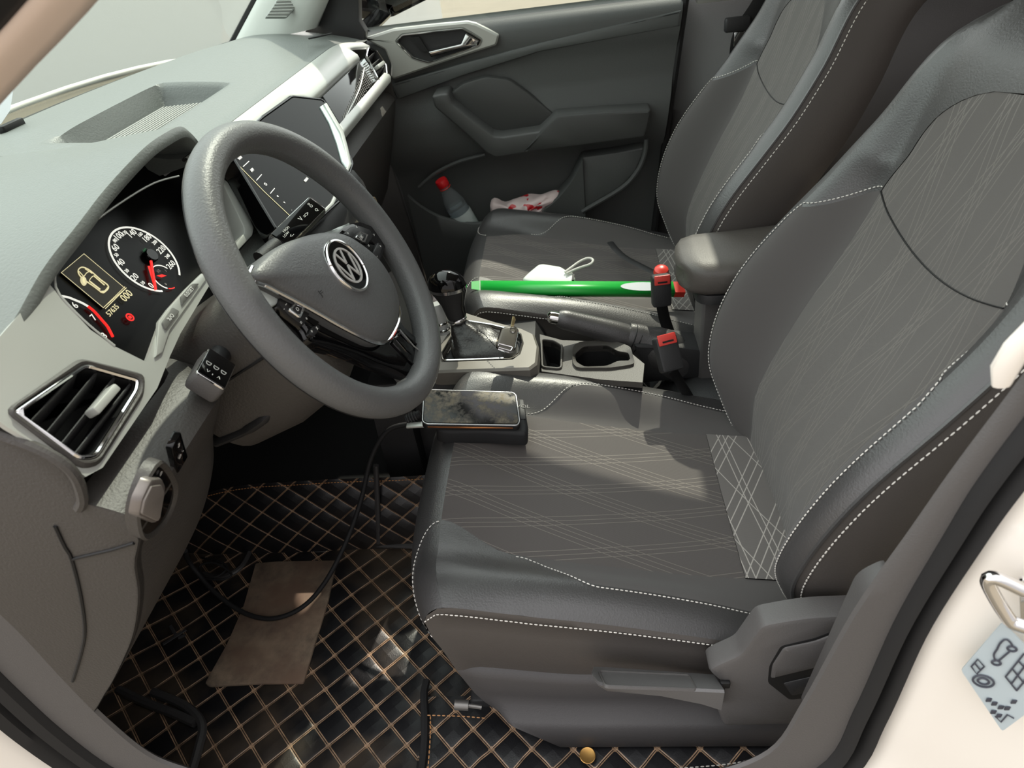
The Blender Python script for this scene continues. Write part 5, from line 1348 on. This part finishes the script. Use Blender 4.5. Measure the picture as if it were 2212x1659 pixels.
# crumpled bag
bgp = [(1060, 452), (1064, 437), (1078, 436), (1092, 440), (1110, 434), (1140, 428), (1170, 422), (1200, 418), (1212, 421), (1208, 432), (1195, 440), (1190, 470), (1130, 490), (1075, 480)]
bgo = UL(bgp, X=.675); random.seed(9)
rings = []; bo_ = smooth(bgo, 60, True); bc = sum(bo_, V())/60
for k, (s, dxx) in enumerate(((1, .02), (1.0, .0), (.92, -.012), (.75, -.02), (.5, -.026), (.2, -.028))):
    rings.append([bc+(q-bc)*s+V((dxx+.004*math.sin(i*.9+k*2), .0015*math.sin(i*1.3+k), .003*math.sin(i*.55+k*1.7))) for i, q in enumerate(bo_)])
bm_, t, b, co = mat('bag_film', (226, 206, 204), .35, ret=True)
f = t.math('GREATER_THAN', t.noise(co, 30, 1), .63); t.l.new(t.mix(f, lin((228, 208, 206))+(1,), lin((206, 34, 44))+(1,)), b.inputs['Base Color'])
bag = obj('plastic_bag', MB().loft(rings, cu=True, cap=True), bm_, sharp=70); tag(bag, 'crumpled white plastic bag with red print stuffed in the door pocket', 'bag')
# paper sheet and notch at the driver end of the windshield
ppr = UL([(-30, 250), (-20, 190), (30, 186), (22, 238), (2, 268)], P=plane(U(5, 230, Z=.83), V((-.5, -.7, .5))))
paper = obj('paper_slip', MB().plate(ppr, V((-.5, -.7, .5)), .0015), mat('paper', (232, 238, 242), .7)); tag(paper, 'white printed paper slip standing at the foot of the windshield', 'paper')
# ---------------------------------------------------------------- seat side trim and lever (belongs to the driver seat)
XL = -.632
cv = UL([(1760, 1335), (1714, 1341), (1647, 1353), (1631, 1373), (1599, 1417), (1544, 1441), (1530, 1453), (1566, 1484), (1548, 1530), (1563, 1572), (1722, 1568), (1800, 1560), (1880, 1330)], X=XL)
obj('recliner_cover', MB().plate(rpoly(cv, .008, 3), V((-1, 0, .12)), .03, .007), M['plastic'], seat)
ro_ = rpoly(UL([(1687, 1397), (1760, 1380), (1840, 1349), (1850, 1420), (1800, 1500), (1706, 1512), (1659, 1475), (1662, 1440)], X=XL-.0012), .005, 3)
rc = obj('hand_recess', MB().plate(ro_, V((-1, 0, .12)), .004), M['black'], seat)
kn1 = rpoly(UL([(1693, 1402), (1760, 1388), (1845, 1356), (1845, 1400), (1790, 1440), (1664, 1470), (1668, 1440)], X=XL-.004), .005, 3)
obj('recliner_wheel', MB().plate(kn1, V((-1, 0, .12)), .02, .005), M['plastic'], rc)
kn2 = rpoly(UL([(1690, 1478), (1790, 1455), (1830, 1440), (1800, 1490), (1710, 1506)], X=XL-.003), .004, 3)
obj('recliner_wheel_edge', MB().plate(kn2, V((-1, 0, .12)), .02, .004), M['plastic_dark'], rc)
sec = []
for far, near, zb in (((1278, 1452), (1281, 1466), .004), ((1283, 1440), (1292, 1478), .010), ((1310, 1441), (1312, 1486), .014), ((1426, 1449), (1430, 1491), .020), ((1500, 1454), (1520, 1495), .034), ((1542, 1457), (1565, 1497), .046)):
    a = U(*far, X=-.612); b = U(*near, X=-.652); sec.append([a, a+V((-.002, 0, .002)), b+V((.003, 0, .002)), b, b-V((-.004, 0, zb)), a-V((0, 0, zb))])
lev = obj('height_lever', MB().loft(sec, cu=True, cap=True), mat('lever_plastic', (100, 99, 99), .45, grain=(600, .2)), seat, sharp=40)
tr_ = UL([(1290, 1446), (1490, 1455), (1508, 1487), (1306, 1480)], P=plane(U(1400, 1466, X=-.632)+V((0, 0, .003)), (U(1542, 1457, X=-.612)-U(1283, 1440, X=-.612)).cross(U(1292, 1478, X=-.652)-U(1283, 1440, X=-.612))))
nn_ = (tr_[1]-tr_[0]).cross(tr_[3]-tr_[0]).normalized()
if nn_.z < 0: nn_ = -nn_
tr_ = rpoly(tr_, .006, 3)
obj('lever_rim', MB().frame(tr_, inset(tr_, nn_, .003), nn_, .004, .001), M['plastic'], lev)
obj('lever_hole', MB().box(U(1566, 1478, X=-.634), (.006, .012, .012), None, .002), M['black'], seat)
obj('rail_handle', MB().tube(UL([(982, 1522), (1012, 1524)], X=-.60), .007, 12).tube(UL([(1012, 1524), (1040, 1528)], X=-.60), .003, 8), mat('grey_metal', (120, 118, 115), .4, metal=.6), seat)
# door latch loop and tyre label on the pillar
SLP = plane((-.742, -.22, .5), (-.9, .42, .1))
lt = thing('door_latch_loop', 'chrome steel latch loop on the white door pillar', 'door latch', U(2160, 1310, P=SLP))
lo_ = UL([(2240, 1290), (2196, 1268), (2150, 1248), (2134, 1256), (2150, 1292), (2178, 1336), (2190, 1346), (2240, 1362)], P=plane(SLP[0]+SLP[1]*.02, SLP[1]))
obj('loop', MB().tube(smooth(lo_, 40), .0055, 12), M['chrome'], lt)
obj('latch_plate', MB().plate(rpoly(UL([(2200, 1250), (2300, 1280), (2300, 1390), (2205, 1370)], P=plane(SLP[0]+SLP[1]*.003, SLP[1])), .006, 3), SLP[1], .006, .001), M['chrome'], lt)
LBP = plane((-.745, -.22, .43), (-.92, .38, .05))
def LB(l, d=.006): return UL(l, P=plane(LBP[0]+LBP[1]*d, LBP[1]))
lab = thing('tyre_label', 'pale blue tyre pressure sticker on the white door pillar', 'sticker', LB([(2160, 1460)])[0])
obj('sticker', MB().plate(rpoly(LB([(2076, 1448), (2166, 1344), (2300, 1480), (2165, 1580)]), .003, 2), LBP[1], .001), mat('sticker_blue', (176, 188, 192), .5), lab)
lu = (LB([(2166, 1344)])[0]-LB([(2076, 1448)])[0]).normalized(); lv = LBP[1].cross(lu).normalized()
pr = MB()
def lbl(px): return LB([px], .0068)
for l in ([(2098, 1440), (2112, 1424), (2126, 1440), (2110, 1456), (2098, 1440)], [(2105, 1432), (2118, 1448)],
          
          [(2172, 1462), (2212, 1412)], [(2184, 1478), (2220, 1430)], [(2196, 1492), (2230, 1450)], [(2172, 1462), (2196, 1492)], [(2186, 1444), (2212, 1476)], [(2200, 1428), (2226, 1456)],
          [(2150, 1548), (2162, 1560), (2176, 1544), (2190, 1552)]):
    pr.tube(LB(l, .0072), .0007, 5)
pr.tube(smooth(LB([(2150, 1428), (2147, 1414), (2154, 1402), (2160, 1390), (2171, 1381), (2181, 1386), (2187, 1396)], .0072), 20), .0008, 5).tube(LB([(2156, 1428), (2182, 1406)], .0072), .0008, 5)
for px, r in (((2124, 1472), .0075), ((2124, 1472), .004), ((2152, 1432), .003), ((2186, 1402), .003)):
    c = LB([px], .0072)[0]; pr.tube([c+(lu*math.cos(2*math.pi*i/20)+lv*math.sin(2*math.pi*i/20))*r for i in range(20)], .0009, 5, closed=True)
for px in ((2136, 1512), (2148, 1520), (2162, 1528), (2146, 1538), (2158, 1546), (2176, 1530), (2190, 1516)):
    c = LB([px], .0068)[0]; pr.box(c, (.001, .004, .005), None)
obj('sticker_print', pr, mat('label_ink', (64, 66, 76), .6), lab)
# ---------------------------------------------------------------- camera and light
cd = bpy.data.cameras.new('camera'); cam = bpy.data.objects.new('camera', cd); COL.objects.link(cam)
cd.sensor_width = 36; cd.lens = FPX/2212*36; cd.clip_start = .01
cam.matrix_world = Matrix(((RT.x, UP.x, -FW.x, CAM.x), (RT.y, UP.y, -FW.y, CAM.y), (RT.z, UP.z, -FW.z, CAM.z), (0, 0, 0, 1)))
cd.dof.use_dof = True; cd.dof.focus_distance = 1.0; cd.dof.aperture_fstop = 9
scn.camera = cam
w = bpy.data.worlds.new('sky'); scn.world = w; w.use_nodes = True
t = NT(w); bg = t.n['Background']
tc = t.node('ShaderNodeTexCoord'); dp_ = t.node('ShaderNodeVectorMath', operation='DOT_PRODUCT'); t.l.new(tc.outputs['Generated'], dp_.inputs[0])
dp_.inputs[1].default_value = V((.45, .55, .70)).normalized()      # hazy sky, brighter towards the sun side
f = t.ramp(dp_.outputs['Value'], -.25, .95)
t.l.new(t.mix(f, (.42, .40, .395, 1), (1.95, 1.95, 1.98, 1)), bg.inputs['Color']); bg.inputs['Strength'].default_value = SKY
sl = bpy.data.lights.new('sun', 'SUN'); sl.energy = SUN; sl.angle = .012; sl.color = (1, .91, .79)
so = bpy.data.objects.new('sun', sl); COL.objects.link(so); so.location = (4, 0, 5)
so.rotation_euler = V(SUNDIR).to_track_quat('Z', 'Y').to_euler()
vs = scn.view_settings; vs.view_transform = 'Standard'; vs.look = 'None'; vs.exposure = EXPO; vs.gamma = 1; vs.use_curve_mapping = False
scn.cycles.max_bounces = 8; scn.cycles.transparent_max_bounces = 12
